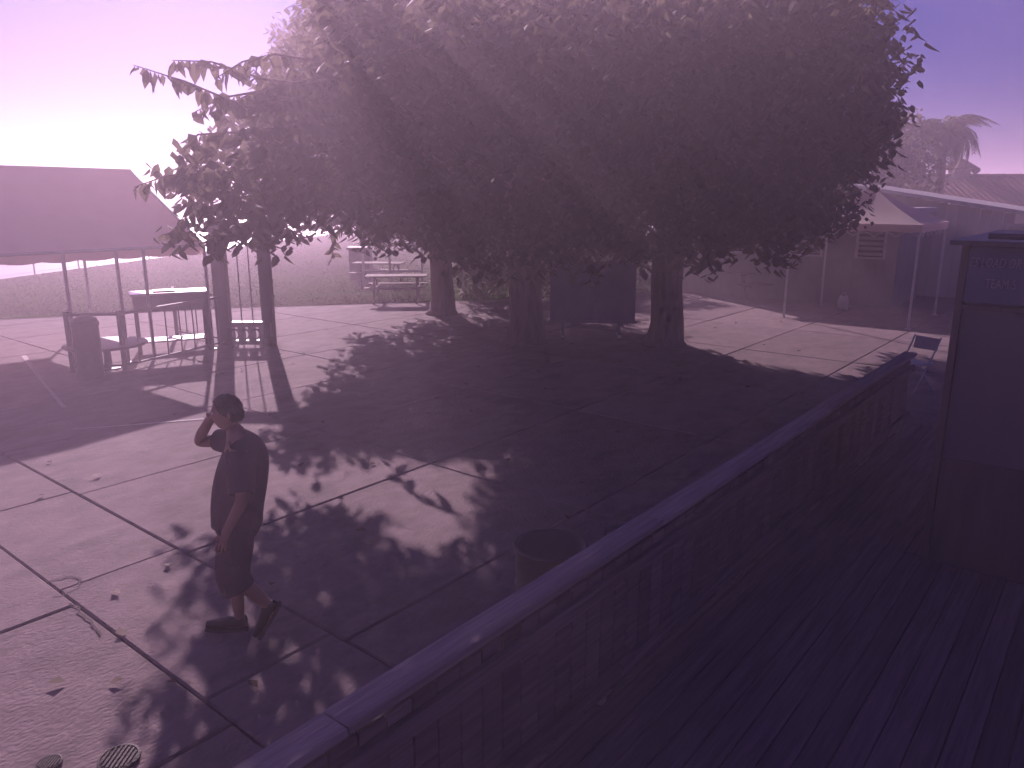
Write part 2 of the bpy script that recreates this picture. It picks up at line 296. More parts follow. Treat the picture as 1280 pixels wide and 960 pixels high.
# ---------------------------------------------------------------- trees
# leaf clump centres: x + 10, y, z in decimetres
CL = [
 75, 81, 36, 92, 82, 49, 89, 82, 42, 84, 84, 50, 72, 84, 32, 96, 84, 47, 98, 85, 42, 106, 85, 39, 71, 86, 27, 83, 86, 43, 81, 86, 34, 110, 86, 46,
 134, 87, 43, 87, 87, 35, 93, 88, 36, 117, 88, 46, 101, 88, 35, 66, 88, 32, 97, 89, 32, 103, 89, 40, 113, 90, 39, 78, 90, 36, 72, 90, 33, 131, 90, 37,
 102, 90, 47, 127, 91, 45, 77, 91, 31, 121, 91, 46, 114, 92, 35, 136, 92, 38, 64, 92, 34, 94, 92, 50, 82, 92, 39, 74, 92, 37, 90, 92, 42, 81, 92, 33,
 85, 92, 46, 91, 92, 29, 80, 93, 51, 121, 93, 39, 120, 93, 50, 93, 93, 37, 137, 93, 52, 108, 93, 54, 82, 93, 28, 127, 93, 50, 127, 94, 54, 90, 94, 53,
 135, 94, 43, 87, 94, 32, 141, 94, 37, 112, 94, 51, 67, 95, 35, 61, 95, 26, 143, 95, 48, 119, 95, 43, 98, 95, 35, 107, 95, 29, 107, 95, 49, 67, 95, 28,
 98, 95, 53, 105, 96, 44, 133, 96, 52, 125, 96, 46, 86, 96, 41, 107, 96, 40, 96, 96, 43, 128, 97, 34, 75, 97, 44, 60, 97, 33, 75, 97, 30, 97, 97, 29,
 103, 97, 52, 95, 98, 38, 112, 98, 40, 83, 98, 29, 86, 98, 50, 106, 99, 36, 80, 99, 52, 121, 99, 37, 134, 99, 37, 71, 99, 40, 88, 99, 32, 115, 99, 28,
 125, 99, 30, 133, 99, 32, 143, 100, 40, 127, 100, 51, 71, 100, 35, 108, 100, 51, 116, 100, 51, 92, 100, 28, 133, 101, 50, 94, 101, 49, 108, 101, 42, 139, 101, 55,
 104, 101, 55, 123, 101, 55, 97, 102, 44, 81, 102, 35, 131, 102, 46, 87, 102, 41, 129, 102, 39, 112, 102, 27, 98, 102, 39, 120, 102, 33, 83, 102, 47, 104, 103, 23,
 81, 103, 42, 139, 103, 44, 65, 103, 34, 118, 103, 47, 112, 103, 43, 73, 103, 30, 62, 103, 27, 78, 103, 54, 89, 104, 48, 76, 104, 45, 68, 104, 39, 129, 104, 29,
 91, 104, 38, 77, 104, 49, 132, 104, 55, 72, 105, 35, 137, 105, 52, 138, 105, 29, 118, 105, 54, 104, 105, 32, 110, 105, 46, 93, 105, 26, 142, 105, 55, 122, 106, 39,
 91, 106, 55, 80, 106, 30, 104, 106, 50, 111, 106, 51, 144, 106, 38, 144, 106, 51, 60, 106, 33, 94, 106, 31, 87, 106, 51, 129, 106, 52, 102, 106, 56, 80, 107, 36,
 114, 107, 36, 104, 107, 37, 118, 107, 24, 96, 107, 49, 69, 107, 45, 88, 107, 37, 132, 107, 45, 127, 107, 57, 78, 107, 58, 101, 108, 22, 82, 108, 44, 117, 108, 39,
 127, 108, 28, 84, 108, 29, 77, 108, 45, 107, 109, 44, 105, 109, 53, 121, 109, 30, 129, 109, 35, 117, 109, 46, 141, 109, 32, 113, 109, 49, 96, 109, 40, 126, 110, 40,
 134, 110, 37, 141, 110, 41, 142, 110, 48, 65, 110, 27, 84, 110, 48, 96, 110, 57, 74, 110, 50, 102, 110, 42, 76, 110, 40, 141, 110, 55, 78, 111, 31, 110, 111, 57,
 58, 111, 31, 109, 111, 50, 127, 111, 49, 129, 111, 57, 103, 111, 30, 95, 111, 31, 90, 111, 54, 64, 111, 37, 115, 112, 30, 116, 112, 24, 147, 112, 45, 82, 112, 25,
 103, 112, 25, 90, 112, 29, 86, 112, 33, 91, 112, 44, 99, 112, 28, 122, 112, 53, 143, 112, 36, 141, 112, 26, 116, 112, 52, 147, 112, 51, 145, 113, 29, 77, 113, 59,
 82, 113, 54, 128, 113, 32, 86, 113, 58, 125, 113, 45, 133, 113, 30, 98, 113, 36, 132, 113, 47, 114, 113, 57, 136, 114, 36, 77, 114, 51, 122, 114, 33, 69, 114, 30,
 64, 114, 31, 140, 114, 31, 54, 114, 31, 129, 114, 22, 72, 114, 44, 72, 115, 50, 111, 115, 27, 82, 115, 41, 146, 115, 40, 110, 115, 33, 132, 115, 58, 121, 115, 25,
 85, 115, 26, 151, 115, 43, 60, 115, 36, 64, 115, 24, 142, 115, 48, 107, 115, 56, 134, 116, 26, 98, 116, 47, 91, 116, 34, 106, 116, 27, 115, 116, 33, 75, 116, 40,
 67, 116, 42, 116, 116, 48, 97, 116, 24, 104, 117, 51, 123, 117, 51, 103, 117, 46, 116, 117, 53, 65, 117, 35, 89, 117, 49, 137, 117, 58, 114, 117, 38, 116, 117, 29,
 96, 118, 54, 61, 118, 28, 145, 118, 43, 79, 118, 55, 90, 118, 44, 126, 118, 47, 80, 118, 45, 91, 118, 29, 147, 118, 55, 121, 118, 42, 108, 119, 43, 143, 119, 29,
 132, 119, 41, 110, 119, 60, 127, 119, 34, 133, 119, 35, 121, 119, 33, 142, 119, 24, 125, 119, 60, 79, 119, 39, 95, 119, 29, 105, 119, 59, 74, 119, 35, 103, 119, 29,
 107, 119, 37, 152, 120, 40, 131, 120, 54, 152, 120, 56, 126, 120, 26, 130, 120, 60, 143, 120, 52, 126, 120, 42, 111, 120, 20, 90, 120, 37, 102, 120, 37, 119, 121, 25,
 130, 121, 46, 144, 121, 36, 85, 121, 32, 95, 121, 37, 148, 121, 50, 117, 121, 50, 149, 122, 44, 56, 122, 28, 71, 122, 51, 67, 122, 36, 124, 122, 52, 106, 122, 49,
 93, 122, 42, 137, 122, 39, 84, 122, 60, 62, 122, 26, 140, 122, 45, 116, 122, 43, 85, 122, 49, 60, 122, 42, 135, 122, 61, 138, 122, 34, 121, 122, 38, 147, 122, 61,
 110, 123, 55, 143, 123, 57, 86, 123, 39, 69, 123, 44, 148, 123, 55, 133, 123, 37, 74, 123, 31, 105, 123, 40, 99, 123, 44, 127, 123, 36, 91, 124, 57, 74, 124, 59,
 81, 124, 38, 115, 124, 29, 155, 124, 36, 80, 124, 60, 122, 124, 61, 147, 124, 30, 77, 124, 54, 124, 124, 44, 143, 124, 50, 137, 124, 54, 131, 124, 26, 149, 124, 37,
 89, 124, 46, 127, 125, 57, 89, 125, 35, 100, 125, 25, 64, 125, 46, 113, 125, 62, 136, 125, 26, 103, 125, 45, 111, 125, 44, 93, 126, 39, 62, 126, 36, 81, 126, 31,
 130, 126, 20, 117, 126, 57, 90, 126, 26, 93, 126, 20, 137, 126, 44, 62, 126, 41, 102, 126, 58, 116, 126, 35, 135, 127, 49, 107, 127, 53, 84, 127, 54, 81, 127, 47,
 115, 127, 47, 92, 127, 53, 151, 127, 54, 131, 127, 35, 158, 127, 43, 98, 127, 51, 77, 127, 48, 151, 127, 34, 135, 127, 32, 70, 127, 42, 144, 128, 22, 85, 128, 35,
 52, 128, 31, 68, 128, 52, 114, 128, 51, 140, 128, 41, 145, 128, 44, 98, 128, 62, 105, 128, 34, 127, 128, 62, 121, 128, 48, 138, 129, 62, 70, 129, 33, 118, 129, 43,
 94, 129, 31, 75, 129, 53, 157, 129, 62, 80, 129, 40, 135, 129, 40, 87, 129, 59, 108, 129, 57, 142, 129, 33, 129, 129, 57, 150, 129, 62, 129, 129, 44, 97, 130, 19,
 122, 130, 31, 111, 130, 25, 79, 130, 61, 115, 130, 40, 85, 130, 43, 106, 130, 42, 73, 130, 57, 90, 130, 48, 98, 130, 41, 129, 130, 31, 142, 130, 58, 153, 130, 40,
 100, 130, 55, 52, 130, 38, 67, 130, 42, 74, 131, 43, 84, 131, 64, 102, 131, 49, 134, 131, 25, 138, 131, 36, 134, 131, 57, 96, 131, 27, 93, 131, 40, 92, 131, 61,
 103, 131, 61, 124, 131, 51, 81, 131, 54, 90, 131, 31, 129, 131, 22, 93, 132, 21, 107, 132, 21, 96, 132, 49, 132, 132, 52, 79, 132, 44, 68, 132, 46, 123, 132, 60,
 150, 132, 53, 153, 132, 34, 146, 132, 30, 137, 132, 47, 85, 132, 35, 114, 133, 64, 104, 133, 55, 111, 133, 53, 71, 133, 35, 86, 133, 56, 122, 133, 40, 143, 133, 40,
 111, 133, 58, 158, 133, 37, 119, 133, 48, 62, 133, 32, 130, 134, 64, 76, 134, 64, 111, 134, 48, 73, 134, 50, 110, 134, 34, 69, 134, 58, 140, 134, 51, 130, 134, 48,
 126, 134, 37, 93, 134, 45, 151, 134, 63, 82, 134, 31, 78, 134, 34, 119, 134, 65, 162, 134, 51, 70, 134, 39, 87, 134, 29, 57, 135, 30, 108, 135, 42, 102, 135, 33,
 47, 135, 34, 108, 135, 27, 78, 135, 50, 146, 135, 65, 122, 135, 26, 105, 135, 38, 153, 135, 27, 63, 135, 44, 119, 135, 30, 55, 136, 36, 86, 136, 52, 150, 136, 34,
 94, 136, 53, 133, 136, 37, 91, 136, 61, 104, 136, 63, 131, 136, 57, 77, 136, 40, 114, 136, 34, 146, 136, 47, 145, 136, 53, 131, 136, 23, 105, 137, 50, 140, 137, 47,
 99, 137, 38, 100, 137, 56, 156, 137, 39, 92, 137, 26, 61, 137, 37, 48, 137, 38, 113, 137, 52, 113, 138, 28, 116, 138, 48, 75, 138, 36, 153, 138, 46, 108, 138, 32,
 116, 138, 59, 147, 138, 41, 82, 138, 60, 122, 138, 38, 161, 138, 36, 137, 138, 35, 86, 138, 66, 144, 138, 26, 146, 138, 32, 134, 138, 30, 146, 138, 21, 66, 139, 57,
 132, 139, 65, 136, 139, 44, 93, 139, 36, 61, 139, 41, 157, 139, 65, 81, 139, 34, 84, 139, 49, 92, 139, 58, 103, 139, 28, 106, 139, 59, 104, 139, 54, 127, 139, 41,
 69, 139, 50, 117, 139, 32, 122, 140, 47, 142, 140, 60, 123, 140, 33, 77, 140, 60, 143, 140, 39, 53, 140, 42, 92, 140, 50, 141, 140, 33, 129, 140, 61, 133, 140, 51,
 139, 140, 24, 93, 140, 43, 70, 140, 64, 122, 140, 66, 161, 140, 63, 96, 140, 63, 109, 140, 38, 166, 140, 51, 152, 140, 54, 78, 140, 43, 162, 140, 41, 152, 141, 32,
 147, 141, 53, 114, 141, 25, 141, 141, 54, 73, 141, 50, 113, 141, 38, 131, 141, 38, 149, 141, 26, 75, 141, 54, 89, 141, 44, 104, 141, 65, 117, 141, 40, 57, 141, 38,
 117, 142, 54, 158, 142, 54, 155, 142, 26, 156, 142, 48, 156, 142, 35, 148, 142, 36, 111, 142, 60, 73, 142, 45, 91, 142, 23, 86, 142, 34, 102, 142, 24, 151, 142, 46,
 110, 142, 66, 96, 142, 26, 134, 142, 66, 103, 142, 51, 94, 143, 31, 113, 143, 32, 82, 143, 53, 141, 143, 48, 111, 143, 49, 85, 143, 44, 139, 143, 27, 90, 143, 56,
 162, 143, 50, 146, 143, 60, 160, 143, 45, 55, 143, 24, 96, 143, 48, 123, 143, 42, 105, 143, 36, 58, 143, 43, 129, 143, 52, 95, 143, 56, 124, 143, 56, 123, 144, 23,
 63, 144, 56, 146, 144, 65, 53, 144, 39, 58, 144, 47, 133, 144, 57, 94, 144, 38, 64, 144, 47, 85, 144, 56, 105, 144, 43, 119, 145, 45, 110, 145, 24, 156, 145, 62,
 151, 145, 56, 70, 145, 60, 166, 145, 47, 156, 145, 42, 140, 145, 39, 65, 145, 60, 130, 145, 24, 161, 145, 67, 140, 145, 67, 124, 145, 64, 93, 145, 65, 151, 145, 32,
 116, 145, 34, 77, 146, 51, 162, 146, 58, 76, 146, 41, 156, 146, 37, 106, 146, 64, 108, 146, 32, 130, 146, 64, 72, 146, 67, 116, 146, 52, 69, 146, 50, 86, 146, 32,
 88, 147, 62, 145, 147, 28, 80, 147, 38, 164, 147, 53, 166, 147, 39, 136, 147, 52, 113, 147, 45, 122, 147, 50, 98, 147, 56, 108, 147, 58, 73, 147, 38, 106, 147, 51,
 96, 147, 34, 133, 147, 37, 102, 148, 31, 92, 148, 42, 146, 148, 58, 127, 148, 38, 103, 148, 24, 146, 148, 49, 74, 148, 61, 92, 148, 59, 79, 148, 62, 127, 148, 57,
 114, 148, 39, 134, 148, 28, 55, 148, 38, 162, 148, 41, 145, 148, 64, 136, 148, 45, 101, 148, 68, 103, 148, 59, 79, 148, 44, 121, 149, 30, 112, 149, 67, 97, 149, 63,
 103, 149, 37, 84, 149, 56, 154, 149, 52, 130, 149, 51, 152, 149, 41, 141, 149, 32, 83, 149, 28, 90, 149, 25, 164, 149, 27, 167, 149, 51, 114, 149, 60, 84, 150, 45,
 151, 150, 35, 139, 150, 61, 76, 150, 33, 120, 150, 59, 109, 150, 20, 159, 150, 30, 69, 150, 43, 136, 150, 69, 108, 150, 26, 139, 151, 38, 157, 151, 69, 89, 151, 65,
 81, 151, 51, 75, 151, 66, 114, 151, 29, 152, 151, 30, 63, 151, 49, 107, 151, 65, 86, 151, 52, 124, 151, 33, 109, 151, 31, 168, 151, 57, 63, 151, 58, 129, 151, 66,
 78, 151, 38, 147, 151, 56, 76, 151, 59, 130, 152, 40, 68, 152, 68, 96, 152, 50, 149, 152, 46, 69, 152, 63, 119, 152, 67, 163, 152, 70, 84, 152, 22, 122, 152, 24,
 168, 152, 41, 102, 152, 21, 144, 152, 24, 140, 152, 47, 92, 152, 37, 100, 152, 66, 113, 152, 50, 141, 152, 52, 130, 152, 21, 146, 152, 30, 162, 153, 44, 137, 153, 57,
 147, 153, 61, 125, 153, 21, 155, 153, 35, 165, 153, 36, 107, 153, 43, 161, 153, 65, 59, 153, 52, 155, 153, 46, 71, 153, 49, 102, 153, 42, 123, 153, 44, 132, 153, 51,
 115, 153, 41, 90, 153, 28, 155, 153, 55, 105, 153, 47, 88, 154, 58, 115, 154, 68, 99, 154, 31, 142, 154, 42, 122, 154, 64, 56, 154, 44, 84, 154, 41, 162, 154, 54,
 153, 154, 61, 163, 154, 60, 135, 154, 25, 124, 154, 70, 151, 154, 52, 164, 154, 26, 100, 154, 54, 91, 154, 52, 159, 154, 26, 152, 154, 26, 146, 154, 39, 167, 154, 51,
 96, 155, 36, 80, 155, 68, 72, 155, 44, 143, 155, 34, 74, 155, 38, 106, 155, 58, 117, 155, 36, 83, 155, 51, 137, 155, 31, 135, 155, 42, 63, 155, 67, 77, 155, 42,
 118, 155, 29, 166, 155, 70, 50, 156, 46, 86, 156, 55, 135, 156, 54, 52, 156, 41, 103, 156, 69, 66, 156, 44, 102, 156, 63, 66, 156, 50, 83, 156, 62, 88, 156, 46,
 129, 156, 48, 133, 156, 65, 155, 156, 30, 131, 156, 57, 78, 156, 32, 149, 156, 69, 63, 157, 59, 50, 157, 29, 109, 157, 25, 69, 157, 60, 122, 157, 35, 128, 157, 20,
 147, 157, 23, 81, 157, 38, 90, 157, 68, 88, 157, 31, 143, 157, 28, 111, 157, 70, 125, 157, 29, 70, 157, 70, 109, 157, 63, 80, 157, 26, 117, 157, 50, 92, 157, 61,
 166, 157, 41, 94, 157, 45, 97, 157, 51, 149, 157, 39, 128, 157, 39, 156, 157, 40, 79, 157, 48, 126, 157, 58, 156, 158, 61, 135, 158, 47, 97, 158, 56, 148, 158, 47,
 150, 158, 34, 133, 158, 30, 77, 158, 55, 141, 158, 47, 67, 158, 55, 156, 158, 68, 168, 158, 64, 95, 158, 29, 161, 158, 62, 105, 158, 51, 150, 158, 27, 113, 158, 33,
 170, 159, 52, 132, 159, 22, 125, 159, 62, 102, 159, 48, 119, 159, 61, 132, 159, 70, 141, 159, 71, 129, 159, 44, 164, 159, 29, 155, 159, 24, 115, 159, 20, 114, 159, 63,
 103, 159, 29, 142, 159, 56, 73, 159, 56, 169, 159, 46, 94, 159, 66, 121, 159, 67, 88, 160, 26, 115, 160, 27, 139, 160, 42, 121, 160, 55, 145, 160, 40, 166, 160, 57,
 78, 160, 62, 124, 160, 46, 46, 160, 43, 108, 160, 47, 170, 160, 73, 72, 160, 37, 75, 160, 66, 92, 161, 56, 89, 161, 37, 153, 161, 42, 144, 161, 24, 137, 161, 62,
 156, 161, 55, 141, 161, 34, 77, 161, 43, 73, 161, 24, 122, 161, 22, 159, 161, 48, 105, 161, 21, 103, 161, 55, 120, 161, 71, 162, 161, 67, 80, 161, 52, 117, 161, 39,
 113, 161, 42, 112, 161, 70, 100, 161, 71, 111, 161, 51, 147, 161, 64, 141, 162, 66, 50, 162, 49, 152, 162, 53, 103, 162, 44, 69, 162, 61, 162, 162, 23, 50, 162, 33,
 95, 162, 49, 136, 162, 53, 126, 162, 66, 120, 162, 49, 94, 162, 26, 172, 162, 43, 140, 162, 23, 173, 162, 47, 75, 163, 70, 161, 163, 31, 103, 163, 38, 135, 163, 24,
 110, 163, 37, 56, 163, 24, 106, 163, 59, 162, 163, 52, 82, 163, 36, 69, 163, 44, 159, 163, 61, 84, 163, 62, 120, 163, 27, 108, 163, 42, 123, 163, 42, 81, 163, 58,
 146, 163, 21, 151, 163, 62, 132, 164, 57, 124, 164, 31, 130, 164, 29, 84, 164, 46, 137, 164, 37, 140, 164, 51, 126, 164, 71, 100, 164, 54, 116, 164, 63, 71, 164, 30,
 158, 164, 24, 86, 164, 42, 105, 164, 25, 146, 164, 30, 118, 164, 68, 115, 164, 23, 158, 164, 69, 89, 164, 58, 89, 164, 21, 153, 164, 68, 78, 165, 40, 98, 165, 43,
 139, 165, 72, 106, 165, 72, 99, 165, 48, 54, 165, 52, 96, 165, 32, 62, 165, 57, 142, 165, 60, 96, 165, 20, 172, 165, 63, 109, 165, 22, 85, 165, 69, 162, 165, 40,
 81, 165, 23, 112, 165, 29, 79, 165, 33, 78, 165, 68, 68, 165, 73, 105, 165, 31, 158, 165, 56, 113, 165, 54, 109, 165, 63, 63, 165, 71, 147, 165, 72, 168, 165, 59,
 170, 166, 29, 71, 166, 49, 49, 166, 45, 50, 166, 30, 176, 166, 57, 122, 166, 22, 151, 166, 22, 148, 166, 36, 84, 166, 31, 150, 166, 45, 156, 166, 38, 73, 166, 67,
 65, 166, 48, 106, 166, 48, 69, 166, 25, 127, 166, 52, 90, 166, 67, 123, 166, 48, 104, 166, 43, 127, 166, 62, 147, 166, 54, 134, 166, 30, 156, 166, 62, 133, 166, 69,
 90, 166, 37, 96, 167, 57, 126, 167, 19, 116, 167, 47, 78, 167, 55, 100, 167, 60, 132, 167, 64, 164, 167, 57, 110, 167, 51, 160, 167, 48, 175, 167, 45, 166, 167, 66,
 54, 167, 57, 58, 167, 50, 120, 167, 57, 119, 167, 62, 73, 167, 62, 74, 167, 72, 144, 167, 49, 72, 167, 57, 86, 167, 25, 83, 168, 48, 141, 168, 27, 117, 168, 39,
 165, 168, 50, 174, 168, 51, 109, 168, 57, 135, 168, 59, 71, 168, 38, 155, 168, 32, 100, 168, 21, 160, 168, 65, 129, 168, 35, 84, 168, 35, 93, 168, 47, 78, 169, 50,
 141, 169, 44, 166, 169, 42, 164, 169, 62, 124, 169, 27, 102, 169, 53, 145, 169, 21, 62, 169, 67, 158, 169, 26, 88, 169, 47, 104, 169, 34, 172, 169, 66, 55, 169, 28,
 83, 169, 54, 143, 169, 67, 114, 169, 62, 155, 169, 46, 145, 169, 36, 78, 169, 45, 93, 169, 27, 60, 169, 29, 59, 169, 34, 90, 169, 21, 105, 169, 67, 47, 169, 35,
 69, 170, 51, 52, 170, 52, 98, 170, 27, 65, 170, 63, 117, 170, 54, 166, 170, 37, 108, 170, 72, 101, 170, 66, 140, 170, 22, 113, 170, 71, 138, 170, 39, 98, 170, 49,
 82, 170, 62, 90, 170, 57, 162, 170, 24, 180, 170, 47, 109, 170, 33, 82, 170, 20, 143, 170, 53, 167, 170, 70, 68, 170, 45, 127, 170, 59, 147, 170, 71, 107, 170, 25,
 113, 171, 32, 72, 171, 26, 67, 171, 56, 121, 171, 43, 123, 171, 50, 54, 171, 36, 78, 171, 67, 70, 171, 71, 106, 171, 50, 58, 171, 60, 107, 171, 60, 118, 171, 48,
 63, 171, 47, 133, 171, 49, 104, 171, 22, 125, 172, 20, 142, 172, 71, 96, 172, 64, 79, 172, 55, 152, 172, 56, 133, 172, 64, 119, 172, 22, 123, 172, 73, 86, 172, 30,
 102, 172, 46, 170, 172, 33, 104, 172, 42, 118, 172, 33, 97, 172, 31, 174, 172, 71, 121, 172, 55, 113, 172, 27, 88, 172, 44, 176, 172, 33, 123, 172, 39, 109, 172, 20,
 68, 173, 32, 168, 173, 54, 152, 173, 28, 89, 173, 65, 149, 173, 42, 159, 173, 23, 142, 173, 41, 114, 173, 37, 172, 173, 56, 157, 173, 57, 126, 173, 66, 142, 173, 48,
 94, 173, 58, 161, 173, 35, 90, 173, 29, 160, 173, 70, 53, 173, 60, 157, 173, 39, 142, 173, 28, 139, 173, 53, 109, 173, 29, 50, 173, 31, 159, 173, 44, 116, 173, 71,
 99, 173, 72, 67, 174, 25, 119, 174, 60, 155, 174, 49, 98, 174, 36, 51, 174, 54, 53, 174, 25, 74, 174, 43, 167, 174, 44, 111, 174, 66, 87, 174, 24, 133, 174, 43,
 176, 174, 63, 148, 174, 64, 137, 174, 47, 115, 174, 21, 83, 174, 59, 130, 174, 52, 136, 174, 30, 64, 175, 62, 137, 175, 40, 88, 175, 59, 155, 175, 63, 90, 175, 20,
 81, 175, 65, 111, 175, 47, 72, 175, 66, 127, 175, 46, 70, 175, 62, 79, 175, 24, 80, 175, 72, 94, 175, 72, 101, 175, 51, 87, 175, 52, 112, 175, 56, 84, 175, 34,
 121, 175, 66, 122, 175, 25, 156, 175, 34, 103, 175, 63, 182, 175, 47, 168, 175, 38, 143, 175, 37, 106, 176, 32, 140, 176, 67, 119, 176, 40, 80, 176, 48, 144, 176, 69,
 89, 176, 40, 150, 176, 39, 127, 176, 55, 138, 176, 35, 110, 176, 41, 126, 176, 63, 123, 176, 59, 120, 176, 35, 58, 176, 62, 146, 176, 25, 155, 176, 71, 74, 176, 36,
 51, 177, 36, 154, 177, 53, 135, 177, 61, 60, 177, 31, 162, 177, 59, 135, 177, 68, 175, 177, 57, 180, 177, 54, 84, 177, 26, 125, 177, 36, 110, 177, 25, 162, 177, 24,
 175, 177, 45, 104, 177, 70, 64, 177, 34, 121, 177, 46, 67, 177, 46, 168, 177, 72, 149, 177, 57, 114, 177, 68, 71, 177, 54, 169, 177, 32, 97, 177, 42, 151, 177, 22,
 105, 177, 42, 65, 177, 68, 74, 177, 26, 58, 178, 36, 140, 178, 55, 169, 178, 26, 128, 178, 71, 173, 178, 39, 155, 178, 47, 161, 178, 68, 161, 178, 54, 47, 178, 33,
 74, 178, 48, 173, 178, 64, 166, 178, 64, 61, 178, 50, 84, 178, 42, 120, 178, 20, 113, 178, 36, 68, 178, 37, 86, 178, 20, 80, 178, 32, 155, 179, 27, 158, 179, 31,
 108, 179, 68, 176, 179, 71, 100, 179, 67, 89, 179, 58, 78, 179, 53, 115, 179, 25, 119, 179, 68, 61, 179, 69, 50, 179, 56, 118, 179, 52, 133, 179, 26, 102, 179, 60,
 133, 179, 45, 85, 180, 36, 63, 180, 39, 91, 180, 67, 146, 180, 71, 152, 180, 33, 51, 180, 28, 111, 180, 72, 43, 180, 36, 118, 180, 38, 147, 180, 47, 100, 180, 23,
 128, 180, 27, 142, 180, 42, 122, 180, 32, 101, 180, 40, 139, 180, 38, 74, 180, 56, 92, 180, 49, 100, 180, 56, 171, 180, 46, 112, 181, 53, 130, 181, 38, 170, 181, 56,
 97, 181, 51, 70, 181, 31, 166, 181, 42, 150, 181, 68, 79, 181, 46, 67, 181, 20, 165, 181, 70, 90, 181, 28, 120, 181, 56, 148, 181, 38, 128, 181, 57, 128, 181, 32,
 102, 181, 30, 125, 181, 52, 136, 181, 60, 51, 181, 62, 104, 181, 51, 177, 181, 49, 119, 181, 44, 155, 181, 57, 92, 181, 37, 123, 181, 64, 54, 181, 35, 68, 181, 54,
 102, 181, 46, 63, 181, 63, 82, 181, 21, 108, 181, 60, 95, 182, 65, 95, 182, 73, 163, 182, 34, 107, 182, 34, 126, 182, 69, 159, 182, 44, 43, 182, 41, 97, 182, 59,
 159, 182, 62, 85, 182, 67, 67, 182, 47, 146, 182, 43, 159, 182, 52, 113, 182, 49, 61, 182, 27, 79, 182, 68, 184, 182, 48, 108, 182, 40, 100, 182, 35, 149, 182, 59,
 77, 182, 37, 74, 182, 68, 77, 182, 31, 159, 182, 67, 53, 182, 58, 163, 183, 49, 65, 183, 70, 158, 183, 73, 83, 183, 42, 175, 183, 42, 174, 183, 37, 108, 183, 23,
 130, 183, 72, 116, 183, 64, 148, 183, 63, 165, 183, 37, 71, 183, 60, 66, 183, 58, 168, 183, 52, 146, 183, 31, 67, 183, 40, 123, 183, 29, 161, 183, 40, 151, 183, 46,
 97, 183, 39, 119, 184, 26, 72, 184, 73, 154, 184, 64, 129, 184, 49, 154, 184, 34, 140, 184, 44, 145, 184, 50, 121, 184, 70, 154, 184, 53, 57, 184, 30, 46, 184, 34,
 130, 184, 25, 63, 184, 53, 128, 184, 43, 130, 184, 65, 138, 184, 50, 153, 184, 29, 137, 184, 28, 113, 184, 29, 90, 184, 62, 88, 184, 25, 108, 184, 52, 171, 184, 40,
 120, 185, 60, 71, 185, 25, 74, 185, 43, 107, 185, 71, 126, 185, 36, 135, 185, 56, 114, 185, 69, 134, 185, 39, 169, 185, 25, 100, 185, 58, 96, 185, 46, 133, 185, 31,
 148, 185, 26, 137, 185, 65, 90, 185, 55, 84, 185, 60, 56, 185, 67, 120, 185, 50, 173, 185, 68, 115, 185, 22, 99, 185, 23, 76, 185, 64, 72, 185, 30, 117, 185, 56,
 53, 186, 63, 125, 186, 20, 67, 186, 35, 104, 186, 68, 118, 186, 32, 52, 186, 30, 60, 186, 70, 167, 186, 70, 80, 186, 55, 179, 186, 41, 101, 186, 52, 89, 186, 68,
 145, 186, 57, 101, 186, 73, 158, 186, 39, 94, 186, 20, 95, 186, 69, 52, 186, 39, 175, 186, 60, 150, 187, 41, 151, 187, 50, 151, 187, 71, 85, 187, 29, 164, 187, 43,
 81, 187, 49, 96, 187, 30, 133, 187, 68, 158, 187, 71, 168, 187, 65, 92, 187, 36, 159, 187, 63, 140, 187, 71, 67, 187, 60, 101, 187, 48, 77, 187, 71, 128, 187, 60,
 160, 187, 51, 177, 187, 31, 150, 187, 57, 155, 187, 25, 86, 187, 45, 63, 187, 32, 179, 187, 48, 145, 187, 44, 159, 188, 21, 104, 188, 43, 61, 188, 26, 178, 188, 65,
 59, 188, 52, 80, 188, 43, 181, 188, 54, 75, 188, 50, 84, 188, 71, 93, 188, 25, 150, 188, 63, 140, 188, 33, 175, 188, 43, 162, 188, 29, 99, 188, 36, 106, 188, 55,
 55, 188, 73, 175, 188, 38, 111, 188, 43, 109, 188, 67, 180, 189, 59, 124, 189, 43, 170, 189, 49, 111, 189, 73, 172, 189, 56, 138, 189, 54, 125, 189, 33, 106, 189, 50,
 152, 189, 29, 78, 189, 27, 116, 189, 45, 131, 189, 40, 144, 189, 31, 127, 189, 73, 68, 189, 23, 109, 189, 38, 150, 189, 36, 168, 189, 43, 110, 189, 26, 86, 189, 52,
 75, 189, 58, 117, 189, 24, 139, 189, 39, 105, 189, 71, 122, 189, 72, 87, 189, 39, 50, 189, 35, 72, 190, 62, 138, 190, 62, 66, 190, 72, 71, 190, 28, 75, 190, 38,
 160, 190, 47, 171, 190, 71, 130, 190, 64, 87, 190, 19, 60, 190, 37, 175, 190, 69, 62, 190, 62, 114, 190, 61, 133, 190, 50, 156, 190, 65, 88, 190, 28, 121, 190, 50,
 99, 190, 55, 113, 190, 54, 93, 190, 65, 142, 190, 67, 88, 190, 57, 88, 191, 68, 62, 191, 57, 101, 191, 41, 167, 191, 30, 118, 191, 40, 41, 191, 40, 134, 191, 71,
 106, 191, 23, 53, 191, 41, 97, 191, 47, 129, 191, 30, 92, 191, 49, 93, 191, 28, 100, 191, 23, 160, 191, 63, 143, 191, 50, 57, 191, 59, 176, 191, 59, 155, 192, 55,
 129, 192, 69, 57, 192, 44, 101, 192, 59, 112, 192, 32, 78, 192, 47, 70, 192, 55, 70, 192, 71, 78, 192, 68, 145, 192, 41, 122, 192, 61, 109, 192, 58, 168, 192, 57,
